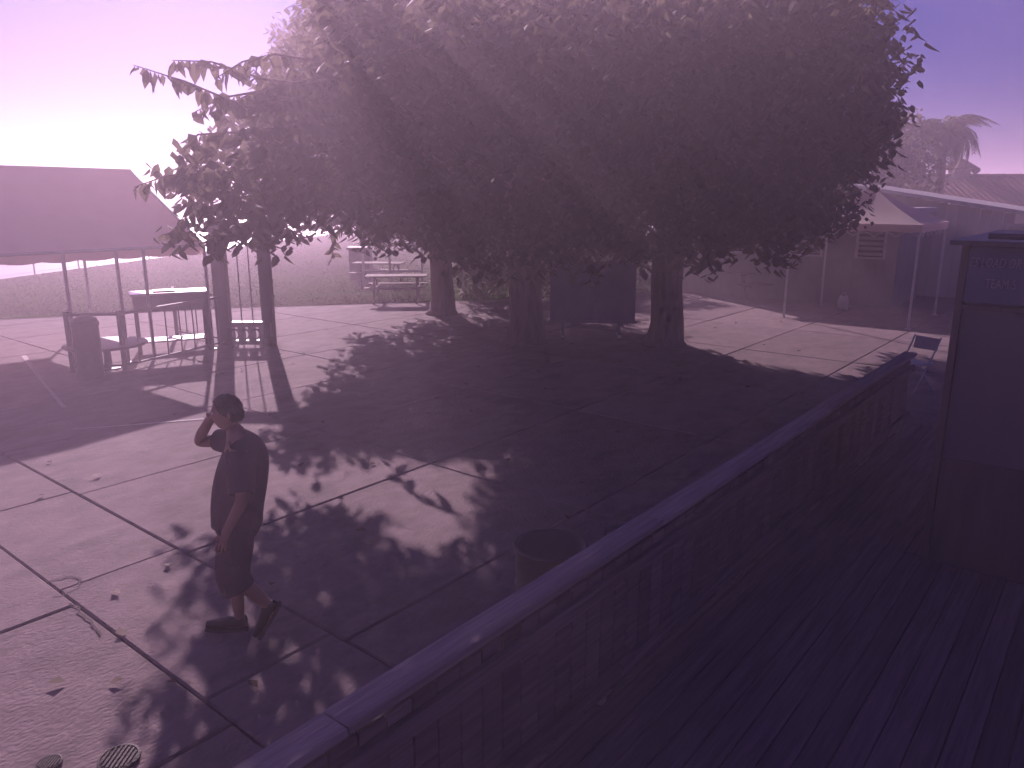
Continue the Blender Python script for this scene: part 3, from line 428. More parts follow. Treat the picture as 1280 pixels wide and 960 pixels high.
 176, 192, 52, 156, 192, 32, 120, 192, 26, 63, 192, 31, 153, 192, 49, 138, 192, 32, 137, 192, 59, 66, 192, 49, 55, 192, 66, 133, 192, 34, 79, 193, 54, 85, 193, 73,
 98, 193, 30, 83, 193, 39, 71, 193, 47, 153, 193, 27, 53, 193, 30, 128, 193, 36, 65, 193, 43, 82, 193, 51, 165, 193, 36, 46, 193, 41, 107, 193, 31, 126, 193, 53,
 123, 193, 40, 135, 193, 66, 76, 193, 29, 122, 193, 21, 138, 193, 46, 166, 193, 70, 146, 193, 68, 157, 193, 44, 69, 193, 24, 95, 194, 70, 81, 194, 35, 111, 194, 45,
 131, 194, 46, 110, 194, 24, 69, 194, 64, 161, 194, 58, 131, 194, 53, 116, 194, 31, 96, 194, 24, 118, 194, 65, 134, 194, 38, 126, 194, 63, 150, 194, 31, 156, 195, 38,
 58, 195, 73, 120, 195, 69, 77, 195, 51, 116, 195, 36, 119, 195, 47, 170, 195, 45, 171, 195, 71, 151, 195, 64, 101, 195, 47, 103, 195, 26, 174, 195, 66, 88, 195, 25,
 64, 195, 54, 89, 195, 58, 94, 195, 38, 88, 195, 39, 109, 195, 69, 169, 195, 66, 176, 195, 47, 166, 195, 48, 101, 195, 35, 86, 195, 69, 162, 195, 34, 49, 195, 45,
 143, 195, 43, 87, 195, 46, 167, 195, 27, 88, 195, 30, 95, 195, 45, 57, 195, 25, 105, 195, 55, 89, 195, 63, 62, 196, 25, 150, 196, 73, 37, 196, 46, 161, 196, 47,
 153, 196, 69, 76, 196, 57, 129, 196, 71, 57, 196, 31, 54, 196, 70, 138, 196, 55, 52, 196, 64, 107, 196, 50, 131, 196, 66, 150, 196, 36, 59, 196, 64, 115, 196, 44,
 94, 196, 52, 173, 196, 53, 125, 197, 35, 87, 197, 20, 66, 197, 37, 76, 197, 23, 136, 197, 72, 69, 197, 71, 100, 197, 73, 112, 197, 51, 173, 197, 35, 152, 197, 55,
 81, 197, 66, 156, 197, 60, 69, 197, 56, 144, 197, 72, 162, 197, 26, 115, 197, 21, 145, 197, 58, 81, 197, 59, 144, 197, 51, 117, 197, 56, 136, 197, 61, 46, 197, 68,
 64, 197, 42, 50, 197, 36, 87, 197, 51, 168, 197, 52, 162, 197, 71, 174, 197, 59, 133, 198, 46, 159, 198, 66, 114, 198, 63, 53, 198, 47, 123, 198, 64, 72, 198, 26,
 52, 198, 32, 123, 198, 57, 41, 198, 44, 83, 198, 72, 164, 198, 44, 163, 198, 61, 137, 198, 33, 145, 198, 33, 76, 198, 37, 121, 199, 73, 61, 199, 68, 156, 199, 28,
 80, 199, 21, 96, 199, 67, 70, 199, 40, 149, 199, 62, 81, 199, 55, 135, 199, 66, 105, 199, 61, 140, 199, 69, 112, 199, 60, 103, 199, 38, 65, 199, 34, 147, 199, 68,
 117, 199, 29, 102, 199, 31, 97, 200, 54, 46, 200, 34, 101, 200, 66, 77, 200, 44, 131, 200, 41, 57, 200, 47, 169, 200, 42, 97, 200, 46, 146, 200, 45, 76, 200, 66,
 119, 200, 42, 154, 200, 58, 108, 200, 35, 107, 200, 24, 125, 200, 38, 141, 200, 39, 55, 200, 73, 119, 200, 67, 94, 200, 32, 166, 200, 31, 172, 200, 62, 160, 200, 53,
 85, 200, 32, 47, 200, 43, 94, 200, 23, 133, 201, 62, 115, 201, 35, 151, 201, 49, 59, 201, 26, 91, 201, 27, 55, 201, 61, 165, 201, 55, 63, 201, 46, 107, 201, 55,
 128, 201, 50, 39, 201, 40, 154, 201, 41, 60, 201, 57, 158, 201, 33, 74, 202, 73, 73, 202, 56, 132, 202, 36, 73, 202, 35, 91, 202, 61, 86, 202, 58, 109, 202, 71,
 111, 202, 22, 47, 202, 48, 86, 202, 36, 104, 202, 69, 96, 202, 61, 151, 202, 29, 120, 202, 48, 38, 202, 48, 145, 202, 52, 128, 202, 58, 133, 202, 49, 80, 202, 69,
 109, 202, 28, 123, 202, 32, 79, 202, 48, 104, 202, 43, 54, 202, 24, 101, 202, 19, 89, 202, 49, 170, 202, 37, 75, 203, 51, 131, 203, 54, 86, 203, 73, 143, 203, 42,
 111, 203, 66, 60, 203, 39, 102, 203, 48, 170, 203, 66, 48, 203, 37, 63, 203, 27, 99, 203, 73, 51, 203, 29, 153, 203, 70, 161, 203, 59, 77, 203, 28, 150, 203, 56,
 148, 203, 71, 151, 203, 44, 137, 203, 70, 138, 203, 34, 118, 204, 54, 83, 204, 42, 161, 204, 69, 68, 204, 66, 169, 204, 49, 90, 204, 66, 66, 204, 40, 167, 204, 58,
 92, 204, 51, 78, 204, 60, 139, 204, 54, 162, 204, 47, 113, 204, 51, 59, 204, 33, 67, 204, 55, 103, 204, 63, 136, 204, 57, 149, 204, 62, 96, 204, 25, 95, 204, 65,
 148, 204, 36, 107, 205, 46, 122, 205, 70, 71, 205, 49, 164, 205, 36, 98, 205, 53, 54, 205, 73, 34, 205, 48, 92, 205, 42, 77, 205, 72, 75, 205, 39, 102, 205, 30,
 99, 205, 41, 53, 205, 38, 133, 205, 44, 115, 205, 69, 53, 205, 44, 147, 205, 44, 41, 206, 42, 61, 206, 49, 111, 206, 44, 120, 206, 42, 87, 206, 40, 129, 206, 72,
 122, 206, 57, 128, 206, 47, 126, 206, 52, 86, 206, 56, 120, 206, 61, 44, 206, 67, 109, 206, 72, 158, 206, 49, 71, 206, 33, 166, 206, 62, 139, 206, 61, 47, 206, 41,
 152, 207, 54, 114, 207, 36, 128, 207, 38, 91, 207, 62, 159, 207, 42, 86, 207, 50, 50, 207, 68, 84, 207, 63, 131, 207, 60, 155, 207, 72, 102, 207, 45, 154, 207, 37,
 51, 207, 51, 116, 207, 48, 76, 207, 64, 84, 207, 20, 62, 207, 44, 97, 208, 34, 51, 208, 62, 145, 208, 56, 76, 208, 34, 72, 208, 60, 66, 208, 52, 78, 208, 21,
 64, 208, 66, 139, 208, 39, 53, 208, 33, 85, 208, 72, 44, 208, 72, 108, 208, 61, 114, 208, 55, 149, 208, 66, 98, 208, 70, 133, 208, 53, 144, 209, 34, 116, 209, 63,
 89, 209, 53, 105, 209, 50, 84, 209, 30, 107, 209, 34, 135, 209, 65, 73, 209, 69, 104, 209, 39, 56, 209, 70, 80, 209, 52, 97, 209, 27, 63, 209, 33, 75, 209, 54,
 93, 209, 45, 79, 209, 47, 163, 209, 55, 112, 209, 28, 144, 209, 63, 89, 209, 38, 65, 209, 37, 68, 209, 43, 40, 209, 47, 150, 209, 59, 86, 209, 68, 121, 209, 66,
 55, 209, 38, 146, 209, 72, 44, 210, 33, 98, 210, 52, 168, 210, 55, 131, 210, 70, 69, 210, 26, 128, 210, 59, 101, 210, 20, 166, 210, 43, 125, 210, 49, 155, 210, 31,
 65, 210, 26, 88, 210, 60, 101, 210, 58, 43, 210, 44, 149, 210, 46, 129, 210, 63, 108, 210, 69, 157, 210, 57, 72, 210, 49, 151, 210, 40, 102, 210, 67, 154, 210, 62,
 159, 210, 45, 154, 211, 45, 60, 211, 59, 141, 211, 42, 68, 211, 56, 91, 211, 24, 124, 211, 45, 121, 211, 57, 105, 211, 64, 127, 211, 72, 83, 211, 58, 104, 211, 28,
 118, 211, 37, 152, 211, 55, 95, 211, 58, 149, 211, 36, 102, 211, 34, 105, 211, 23, 51, 212, 28, 53, 212, 52, 60, 212, 46, 81, 212, 43, 166, 212, 48, 136, 212, 41,
 92, 212, 65, 47, 212, 71, 75, 212, 64, 142, 212, 50, 101, 212, 41, 35, 212, 52, 110, 212, 50, 138, 212, 56, 163, 212, 64, 107, 212, 58, 53, 212, 45, 82, 212, 22,
 107, 212, 41, 139, 212, 70, 75, 212, 22, 78, 213, 29, 115, 213, 52, 67, 213, 71, 40, 213, 53, 66, 213, 31, 80, 213, 67, 48, 213, 32, 86, 213, 51, 77, 213, 57,
 77, 213, 49, 75, 213, 33, 53, 213, 33, 118, 213, 47, 119, 213, 62, 97, 213, 71, 134, 213, 46, 71, 214, 42, 111, 214, 35, 106, 214, 72, 89, 214, 35, 163, 214, 59,
 60, 214, 34, 127, 214, 64, 76, 214, 44, 144, 214, 56, 132, 214, 65, 130, 214, 44, 63, 214, 42, 144, 214, 40, 68, 214, 37, 45, 214, 52, 148, 214, 41, 129, 214, 54,
 120, 214, 69, 68, 215, 51, 77, 215, 71, 120, 215, 41, 37, 215, 45, 98, 215, 30, 85, 215, 25, 99, 215, 37, 54, 215, 73, 115, 215, 43, 92, 215, 20, 84, 215, 31,
 89, 215, 49, 157, 215, 62, 89, 215, 68, 53, 216, 37, 91, 216, 26, 66, 216, 63, 70, 216, 26, 48, 216, 38, 159, 216, 49, 99, 216, 54, 53, 216, 49, 83, 216, 42,
 63, 216, 38, 78, 216, 40, 100, 216, 43, 85, 216, 56, 93, 216, 35, 109, 216, 61, 102, 216, 21, 105, 216, 55, 50, 216, 63, 111, 216, 69, 149, 216, 62, 139, 216, 38,
 79, 217, 23, 49, 217, 24, 84, 217, 47, 60, 217, 55, 145, 217, 45, 157, 217, 42, 61, 217, 67, 105, 217, 31, 53, 217, 44, 105, 217, 67, 115, 217, 58, 72, 217, 61,
 97, 217, 62, 141, 217, 64, 60, 217, 61, 58, 217, 46, 74, 217, 52, 73, 217, 40, 124, 217, 68, 108, 217, 47, 123, 217, 54, 88, 218, 61, 149, 218, 36, 57, 218, 35,
 74, 218, 23, 136, 218, 54, 50, 218, 54, 91, 218, 54, 67, 218, 44, 66, 218, 55, 32, 218, 52, 114, 218, 63, 40, 218, 53, 95, 218, 72, 137, 218, 70, 60, 219, 41,
 151, 219, 44, 44, 219, 49, 80, 219, 36, 57, 219, 66, 142, 219, 54, 73, 219, 44, 125, 219, 48, 104, 219, 37, 129, 219, 62, 50, 219, 69, 99, 219, 34, 65, 220, 72,
 92, 220, 49, 114, 220, 53, 40, 220, 44, 103, 220, 25, 97, 220, 30, 141, 220, 49, 53, 220, 61, 70, 220, 30, 87, 220, 42, 145, 220, 62, 134, 220, 65, 130, 220, 44,
 146, 220, 49, 70, 221, 70, 80, 221, 58, 90, 221, 21, 62, 221, 22, 144, 221, 39, 147, 221, 54, 128, 221, 56, 108, 221, 28, 67, 221, 19, 62, 221, 60, 127, 221, 65,
 93, 221, 67, 31, 221, 56, 107, 221, 22, 65, 221, 31, 57, 221, 48, 100, 221, 43, 33, 221, 49, 133, 221, 57, 81, 221, 72, 103, 221, 60, 119, 221, 46, 45, 222, 38,
 146, 222, 43, 85, 222, 28, 83, 222, 54, 98, 222, 54, 108, 222, 52, 92, 222, 29, 99, 222, 71, 66, 222, 41, 49, 222, 72, 53, 222, 39, 48, 222, 65, 62, 222, 27,
 137, 222, 61, 77, 222, 20, 52, 223, 56, 129, 223, 50, 51, 223, 45, 90, 223, 71, 84, 223, 62, 65, 223, 68, 71, 223, 60, 64, 223, 53, 53, 223, 51, 115, 223, 64,
 72, 223, 67, 82, 223, 35, 40, 223, 51, 84, 223, 23, 112, 223, 73, 81, 223, 43, 68, 223, 34, 118, 224, 59, 124, 224, 52, 125, 224, 47, 50, 224, 32, 109, 224, 58,
 102, 224, 30, 61, 224, 38, 73, 224, 26, 89, 224, 25, 104, 224, 72, 94, 224, 33, 85, 224, 39, 104, 224, 44, 90, 224, 46, 104, 224, 49, 95, 224, 48, 37, 224, 56,
 55, 224, 68, 124, 225, 58, 115, 225, 56, 79, 225, 66, 60, 225, 73, 109, 225, 66, 42, 225, 58, 66, 225, 29, 71, 225, 51, 103, 225, 57, 61, 225, 20, 86, 225, 49,
 83, 225, 19, 119, 225, 49, 103, 225, 25, 105, 225, 36, 96, 225, 28, 67, 225, 22, 46, 225, 70, 109, 226, 47, 41, 226, 35, 114, 226, 43, 59, 226, 31, 46, 226, 27,
 94, 226, 66, 33, 226, 53, 109, 226, 32, 58, 226, 49, 89, 226, 55, 83, 226, 28, 119, 226, 70, 87, 226, 31, 93, 226, 19, 54, 226, 60, 100, 227, 22, 34, 227, 60,
 99, 227, 65, 89, 227, 37, 114, 227, 49, 86, 227, 70, 93, 227, 61, 43, 227, 40, 73, 227, 72, 112, 227, 68, 51, 227, 43, 78, 227, 24, 109, 227, 37, 38, 227, 45,
 73, 228, 41, 57, 228, 39, 87, 228, 65, 121, 228, 55, 121, 228, 66, 92, 228, 29, 96, 228, 56, 77, 228, 45, 98, 228, 72, 100, 228, 40, 53, 228, 51, 95, 228, 36,
 62, 228, 62, 63, 228, 35, 109, 228, 26, 76, 228, 65, 81, 228, 54, 62, 228, 54, 74, 229, 56, 125, 229, 62, 71, 229, 47, 99, 229, 46, 66, 229, 69, 67, 229, 59,
 48, 230, 45, 127, 230, 58, 69, 230, 35, 115, 230, 72, 56, 230, 27, 79, 230, 33, 57, 230, 33, 108, 230, 57, 86, 230, 44, 50, 230, 33, 59, 231, 65, 45, 231, 61,
 49, 231, 56, 46, 231, 31, 109, 231, 45, 102, 231, 68, 60, 231, 72, 105, 231, 39, 37, 231, 60, 88, 231, 27, 103, 231, 55, 90, 231, 21, 115, 232, 59, 94, 232, 25,
 44, 232, 47, 102, 232, 36, 55, 232, 57, 84, 232, 36, 113, 232, 52, 94, 232, 39, 35, 232, 46, 122, 232, 53, 86, 232, 50, 70, 232, 62, 97, 232, 67, 63, 232, 25,
 70, 232, 40, 114, 232, 66, 77, 232, 23, 99, 232, 72, 72, 233, 73, 72, 233, 26, 42, 233, 57, 94, 233, 62, 57, 233, 48, 87, 233, 59, 108, 233, 66, 103, 233, 25,
 79, 233, 38, 82, 233, 47, 86, 233, 67, 88, 233, 73, 70, 233, 67, 59, 233, 57, 36, 233, 54, 75, 233, 41, 45, 234, 40, 118, 234, 72, 81, 234, 22, 55, 234, 53,
 103, 234, 63, 54, 234, 41, 65, 234, 59, 109, 234, 61, 43, 234, 35, 49, 234, 70, 75, 234, 64, 68, 234, 33, 102, 234, 45, 51, 234, 29, 53, 234, 36, 106, 234, 72,
 75, 234, 51, 95, 234, 48, 92, 234, 44, 109, 235, 49, 69, 235, 53, 43, 235, 52, 54, 235, 71, 68, 235, 27, 50, 235, 60, 121, 236, 62, 91, 236, 27, 41, 236, 48,
 67, 236, 71, 48, 236, 55, 64, 236, 40, 76, 236, 68, 93, 236, 55, 37, 236, 64, 78, 236, 30, 59, 236, 34, 94, 236, 32, 101, 236, 37, 62, 236, 66, 85, 236, 30,
 99, 236, 69, 49, 236, 34, 65, 237, 52, 92, 237, 65, 54, 237, 58, 79, 237, 54, 102, 237, 51, 46, 237, 48, 61, 237, 24, 99, 237, 30, 65, 237, 62, 41, 238, 56,
 79, 238, 46, 60, 238, 29, 87, 238, 46, 84, 238, 64, 58, 238, 63, 99, 238, 24, 58, 239, 40, 103, 239, 43, 61, 239, 49, 104, 239, 69, 50, 239, 67, 90, 239, 51,
 54, 239, 44, 82, 239, 43, 97, 239, 49, 78, 239, 35, 62, 239, 58, 69, 239, 50, 109, 240, 31, 107, 240, 63, 70, 240, 71, 71, 240, 32, 84, 240, 53, 74, 240, 62,
 98, 240, 60, 121, 240, 56, 70, 240, 39, 113, 240, 70, 88, 240, 32, 87, 240, 37, 42, 240, 66, 51, 240, 54, 92, 241, 37, 39, 241, 44, 44, 241, 43, 78, 241, 50,
 79, 241, 66, 44, 241, 38, 47, 241, 34, 85, 241, 73, 66, 241, 26, 90, 241, 45, 78, 241, 26, 104, 241, 34, 54, 241, 73, 39, 241, 49, 91, 241, 25, 85, 242, 26,
 98, 242, 72, 95, 242, 55, 108, 242, 49, 74, 242, 47, 53, 242, 34, 114, 242, 62, 72, 242, 58, 97, 242, 39, 55, 242, 55, 67, 242, 45, 45, 243, 50, 104, 243, 46,
 77, 243, 43, 120, 243, 63, 54, 243, 66, 65, 243, 30, 61, 243, 25, 85, 243, 44, 84, 243, 61, 93, 243, 60, 61, 243, 32, 78, 243, 39, 62, 243, 46, 67, 243, 37,
 67, 244, 69, 110, 244, 65, 69, 244, 61, 100, 244, 57, 75, 244, 23, 98, 244, 33, 78, 244, 55, 48, 244, 39, 102, 244, 28, 62, 244, 68, 56, 244, 38, 94, 244, 28,
 106, 244, 53, 92, 245, 68, 109, 245, 71, 46, 245, 46, 88, 245, 71, 72, 245, 34, 69, 245, 30, 93, 245, 73, 96, 245, 47, 93, 245, 33, 68, 245, 51, 73, 245, 53,
 99, 245, 62, 41, 245, 43, 53, 246, 31, 88, 246, 25, 88, 246, 65, 50, 246, 43, 83, 246, 56, 105, 246, 32, 89, 246, 56, 61, 247, 41, 77, 247, 61, 79, 247, 50,
 109, 247, 60, 81, 247, 26, 78, 247, 31, 113, 247, 64, 78, 247, 70, 116, 247, 57, 87, 247, 38, 88, 247, 51, 52, 248, 66, 60, 248, 57, 96, 248, 35, 102, 248, 49,
 47, 248, 67, 84, 248, 65, 55, 249, 62, 101, 249, 38, 63, 249, 47, 64, 249, 68, 43, 249, 49, 77, 249, 36, 62, 249, 62, 66, 249, 60, 72, 249, 39, 56, 249, 43,
 87, 249, 29, 79, 249, 55, 90, 250, 70, 63, 250, 54, 92, 250, 29, 70, 250, 28, 100, 250, 43, 73, 250, 56, 108, 250, 67, 61, 250, 35, 94, 250, 57, 65, 250, 73,
 91, 251, 65, 74, 251, 48, 66, 251, 39, 100, 251, 54, 84, 251, 70, 47, 251, 49, 92, 251, 45, 88, 251, 48, 106, 252, 61, 57, 252, 33, 103, 252, 72, 77, 252, 31,
 98, 252, 31, 84, 252, 60, 73, 252, 62, 78, 252, 40, 59, 253, 72, 52, 253, 37, 61, 253, 44, 88, 253, 68, 58, 253, 53, 103, 253, 57, 84, 253, 41, 101, 253, 39,
 65, 253, 33, 82, 253, 35, 50, 253, 57, 78, 253, 69, 92, 254, 36, 93, 254, 49, 99, 254, 69, 74, 254, 72, 53, 254, 50, 95, 254, 42, 98, 255, 45, 73, 255, 66,
 82, 255, 50, 52, 255, 65, 59, 255, 63, 84, 255, 54, 93, 255, 57, 67, 255, 71, 104, 255, 67, 55, 255, 57, 66, 256, 50, 88, 256, 59, 50, 256, 45, 110, 257, 61,
 75, 257, 62, 67, 257, 64, 93, 257, 63, 73, 257, 48, 89, 257, 53, 86, 257, 46, 89, 257, 33, 98, 257, 63, 84, 257, 62, 77, 257, 43, 62, 257, 57, 99, 257, 41,
 93, 258, 39, 58, 258, 52, 59, 258, 37, 90, 258, 71, 94, 258, 53, 79, 258, 52, 94, 259, 48, 88, 259, 66, 63, 259, 67, 56, 259, 61, 83, 259, 43, 76, 260, 34,
 95, 260, 35, 71, 260, 35, 67, 261, 51, 79, 261, 59, 85, 261, 48, 56, 262, 48, 78, 262, 67, 69, 262, 40, 61, 262, 54, 101, 262, 62, 91, 262, 40, 73, 262, 52,
 63, 262, 44, 70, 262, 57, 88, 263, 58, 72, 263, 47, 74, 263, 67, 91, 264, 62, 62, 264, 49, 77, 264, 37, 63, 264, 62, 84, 264, 67, 89, 265, 50, 87, 266, 63,
 79, 266, 61, 95, 266, 46, 74, 267, 63, 69, 267, 47, 88, 267, 45, 78, 267, 43, 74, 268, 51, 83, 268, 50, 83, 268, 57]
C3 = np.array(CL, float).reshape(-1, 3) / 10 + np.array([-10, 0, 0])
def leaf_polys(cent, per, rad, l0, l1, droop=.75, wid=.30):
    """folded, drooping leaves scattered round the clump centres: two quads each"""
    n = len(cent) * per; c = np.repeat(cent, per, 0)
    d = rng.normal(size=(n, 3)); d /= np.linalg.norm(d, axis=1)[:, None]; p = c + d * (rad * rng.random((n, 1)) ** .45) * np.array([1.15, 1.15, .85])
    a = rng.random(n) * 6.2832; t = np.c_[np.cos(a), np.sin(a), -droop * (.4 + 1.3 * rng.random(n))]; t /= np.linalg.norm(t, axis=1)[:, None]
    s = np.c_[-np.sin(a), np.cos(a), (rng.random(n) - .5) * .9]; s /= np.linalg.norm(s, axis=1)[:, None]; up = np.cross(t, s)
    L = (l0 + (l1 - l0) * rng.random(n))[:, None]; W = L * wid
    tip = p + t * L; r1 = p + t * L * .25 + s * W - up * W * .35; r2 = p + t * L * .62 + s * W * .72 - up * W * .3
    l1_ = p + t * L * .25 - s * W - up * W * .35; l2 = p + t * L * .62 - s * W * .72 - up * W * .3
    return np.stack([p, r1, r2, tip, p, tip, l2, l1_], 1).reshape(-1, 3)
def limb_pts(a, b, sag, n=6):
    a = Vector(a); b = Vector(b); out = []
    j = Vector((random.uniform(-.2, .2), random.uniform(-.2, .2), 0))
    for i in range(n + 1):
        t = i / n; out.append(a.lerp(b, t) + Vector((0, 0, sag * math.sin(math.pi * t))) + j * math.sin(math.pi * t * 1.7))
    return out
def grow_tree(base, clumps, label, tr, th, nl, per=44, rad=.42, l0=.11, l1=.24, lm='leaf', lean=(0, 0), group=None, name='shade_tree', nt=60):
    t = thing(name, label, 'tree', (base[0], base[1], 0), 0, group); B = Vector((base[0], base[1], 0))
    top = Vector((lean[0], lean[1], th))
    prof = [(tr * 1.55, 0), (tr * 1.18, .14), (tr * 1.02, .5), (tr * .95, th * .5), (tr * 1.0, th * .8), (tr * .8, th + .15)]
    b = MB(); b.tube([(lean[0] * z / th + .03 * math.sin(z * 3), lean[1] * z / th + .03 * math.cos(z * 4), z - .02) for _, z in prof], [r for r, _ in prof], 14)
    b.build('trunk', M['bark'], t, True)
    loc = clumps - np.array([base[0], base[1], 0])
    tw = MB(); ends = []
    idx = rng.choice(len(loc), min(nl, len(loc)), replace=False)
    for q in idx:
        e = loc[q]; mb = MB(); pts = limb_pts(top - Vector((0, 0, .15)), e, .35 + .06 * (Vector(e) - top).length)
        mb.tube(pts, [tr * .46 * (1 - .8 * i / 6) + .015 for i in range(7)], 8); mb.build('limb', M['bark'], t, True); ends += pts[2:6]
    for q in rng.choice(len(loc), min(nt, len(loc)), replace=False):
        e = Vector(loc[q]); s0 = min(ends, key=lambda p: (p - e).length)
        tw.tube(limb_pts(s0, e, .1, 3), [.035, .028, .018, .008], 5)
    tag(tw.build('twig', M['bark'], t, True), kind='stuff')
    tag(raw_mesh('crown', leaf_polys(loc, per, rad, l0, l1), 4, M[lm], t), kind='stuff')
    return t
bases = [(3.22, 15.95), (0.28, 16.2), (-1.85, 20.3)]
own = np.argmin(np.stack([np.hypot(C3[:, 0] - b[0], C3[:, 1] - b[1]) for b in bases]), 0)
g = 'shade trees on the patio'
tree_r = grow_tree(bases[0], C3[own == 0], 'large shade tree with the bare thick trunk beside the sunlit patch of concrete', .335, 2.5, 12, group=g)
tree_m = grow_tree(bases[1], C3[own == 1], 'large shade tree in the middle, trunk left of the blue-grey board', .36, 2.4, 12, group=g)
tree_l = grow_tree(bases[2], C3[own == 2], 'shade tree farthest back of the three patio trees, beside the picnic table', .30, 2.3, 9, group=g)
# the long leafy shoots that hang out to the left against the sky: each leaf there is a part
def one_leaf():
    L, W = 1.0, .30
    V = [(0, 0, 0), (.1, 0, 0), (.28, W, -.10), (.62, W * .72, -.10), (1, 0, -.12), (.28, -W, -.10), (.62, -W * .72, -.10), (.55, 0, .02)]
    return mesh_obj('leaf', V, [(1, 2, 3, 7), (7, 3, 4), (1, 7, 6, 5), (7, 4, 6), (0, 2, 1), (0, 1, 5)], M['leaf'])
leaf0 = one_leaf(); leafmesh = leaf0.data; bpy.data.objects.remove(leaf0)
Bm = Vector((bases[1][0], bases[1][1], 0)); shoots = MB()
paths = [[(-2.2, 9.6, 4.2), (-3.0, 9.2, 4.0), (-3.6, 9.0, 4.25), (-4.15, 9.0, 4.42)], [(-2.3, 9.8, 4.3), (-2.9, 9.5, 4.35), (-3.4, 9.3, 4.5), (-3.8, 9.2, 4.5)],
         [(-2.2, 9.6, 3.9), (-3.0, 9.3, 3.75), (-3.55, 9.1, 3.7), (-3.75, 9.0, 3.45)], [(-2.4, 9.6, 3.4), (-3.2, 9.2, 3.3), (-3.9, 9.0, 3.25), (-4.3, 9.0, 3.12)],
         [(-2.4, 9.7, 3.2), (-3.2, 9.3, 3.0), (-3.7, 9.1, 2.85), (-3.95, 9.0, 2.6)], [(-2.3, 9.8, 3.0), (-3.0, 9.4, 2.75), (-3.4, 9.1, 2.6), (-3.5, 9.0, 2.35)],
         [(-2.0, 9.8, 4.4), (-2.6, 9.5, 4.3), (-3.0, 9.3, 4.15), (-3.4, 9.2, 3.95)], [(-2.2, 9.7, 4.55), (-2.7, 9.4, 4.6), (-3.05, 9.3, 4.5), (-3.35, 9.2, 4.3)], [(-2.3, 9.6, 4.05), (-2.9, 9.4, 4.2), (-3.3, 9.2, 4.1), (-3.6, 9.1, 3.92)], [(-2.6, 12.9, 2.6), (-2.9, 12.9, 2.45), (-2.95, 12.9, 2.25), (-3.0, 12.9, 2.02)]]
nleaf = 0
for pts in paths:
    P = [Vector(p) - Bm for p in pts]; shoots.tube(P, [.022, .016, .011, .005], 5)
    seglen = [(P[i + 1] - P[i]).length for i in range(3)]; tot = sum(seglen); m_ = int(tot / .042)
    for i in range(m_):
        s = tot * (i + .5) / m_; k = 0
        while k < 2 and s > seglen[k]: s -= seglen[k]; k += 1
        p = P[k].lerp(P[k + 1], min(1, s / seglen[k])); L = random.uniform(.11, .26)
        o = bpy.data.objects.new('leaf', leafmesh); COL.objects.link(o); o.parent = tree_m
        o.location = p; o.scale = (L, L, L); o.rotation_euler = (random.uniform(-1.1, 1.1), random.uniform(.25, 1.5), random.uniform(0, 6.28)); nleaf += 1
tag(shoots.build('shoot', M['bark'], tree_m, True), kind='stuff')

fl = []
for k in range(130):
    x, y = random.uniform(-6, 7), random.uniform(3.2, 19); a = random.uniform(0, 6.28); L = random.uniform(.06, .13); d = Vector((math.cos(a), math.sin(a), 0)) * L; q = Vector((-math.sin(a), math.cos(a), 0)) * L * .34
    p = Vector((x, y, .012)); fl += [p, p + d * .4 + q + Vector((0, 0, random.uniform(.004, .03))), p + d + Vector((0, 0, random.uniform(0, .03))), p + d * .4 - q + Vector((0, 0, random.uniform(.004, .03)))]
M['dry'] = mat('dry_leaf', (.13, .085, .045), (.08, .05, .028), 9, .8)
tag(raw_mesh('fallen_leaves', [tuple(v) for v in fl], 4, M['dry']), kind='stuff')

# trees and bushes behind the yard
def blob_clumps(c, r, n, zr, zmin=.4):
    d = rng.normal(size=(n, 3)); d /= np.linalg.norm(d, axis=1)[:, None]; q = d * (rng.random((n, 1)) ** .4) * np.array([r, r, zr]) + np.array(c)
    q += rng.normal(size=q.shape) * .25; q[:, 2] = np.maximum(q[:, 2], zmin); return q
g = 'background trees behind the yard'
for x, y, r, zc, zr, lab in [(-1.0, 37, 3.0, 4.0, 2.6, 'dark round tree behind the lawn, nearest the picnic table'), (3.0, 40, 3.4, 4.2, 3.0, 'dark background tree seen between the two front trunks'),
                             (8.5, 37, 3.0, 4.4, 3.0, 'dark background tree just right of the bare thick trunk'), (12.5, 39, 3.4, 4.6, 3.4, 'dark background tree behind the pale hut with windows'),
                             (16.6, 35.5, 2.0, 4.3, 2.3, 'dense tree at the left foot of the tall palm'), (-5.2, 62, 3.2, 4.2, 2.6, 'hazy tree farthest off beyond the lawn')]:
    grow_tree((x, y), blob_clumps((x, y, zc), r, 150, zr, 1.3), lab, .2, 1.6, 5, per=26, rad=.55, l0=.2, l1=.36, lm='leaf_far', group=g, name='background_tree', nt=20)
def bush(x, y, r, h, label):
    t = thing('bush', label, 'bush', (x, y, 0), 0, 'bushes along the back of the yard')
    q = blob_clumps((0, 0, h * .5), r, 64, h * .5, .12)
    b = MB()
    for e in q[:9]: b.tube(limb_pts((random.uniform(-.1, .1), random.uniform(-.1, .1), 0), e, .05, 3), [.03, .02, .014, .006], 5)
    tag(b.build('stem', M['bark'], t), kind='stuff')
    tag(raw_mesh('foliage', leaf_polys(q, 28, .32, .12, .24), 4, M['leaf_far'], t), kind='stuff')
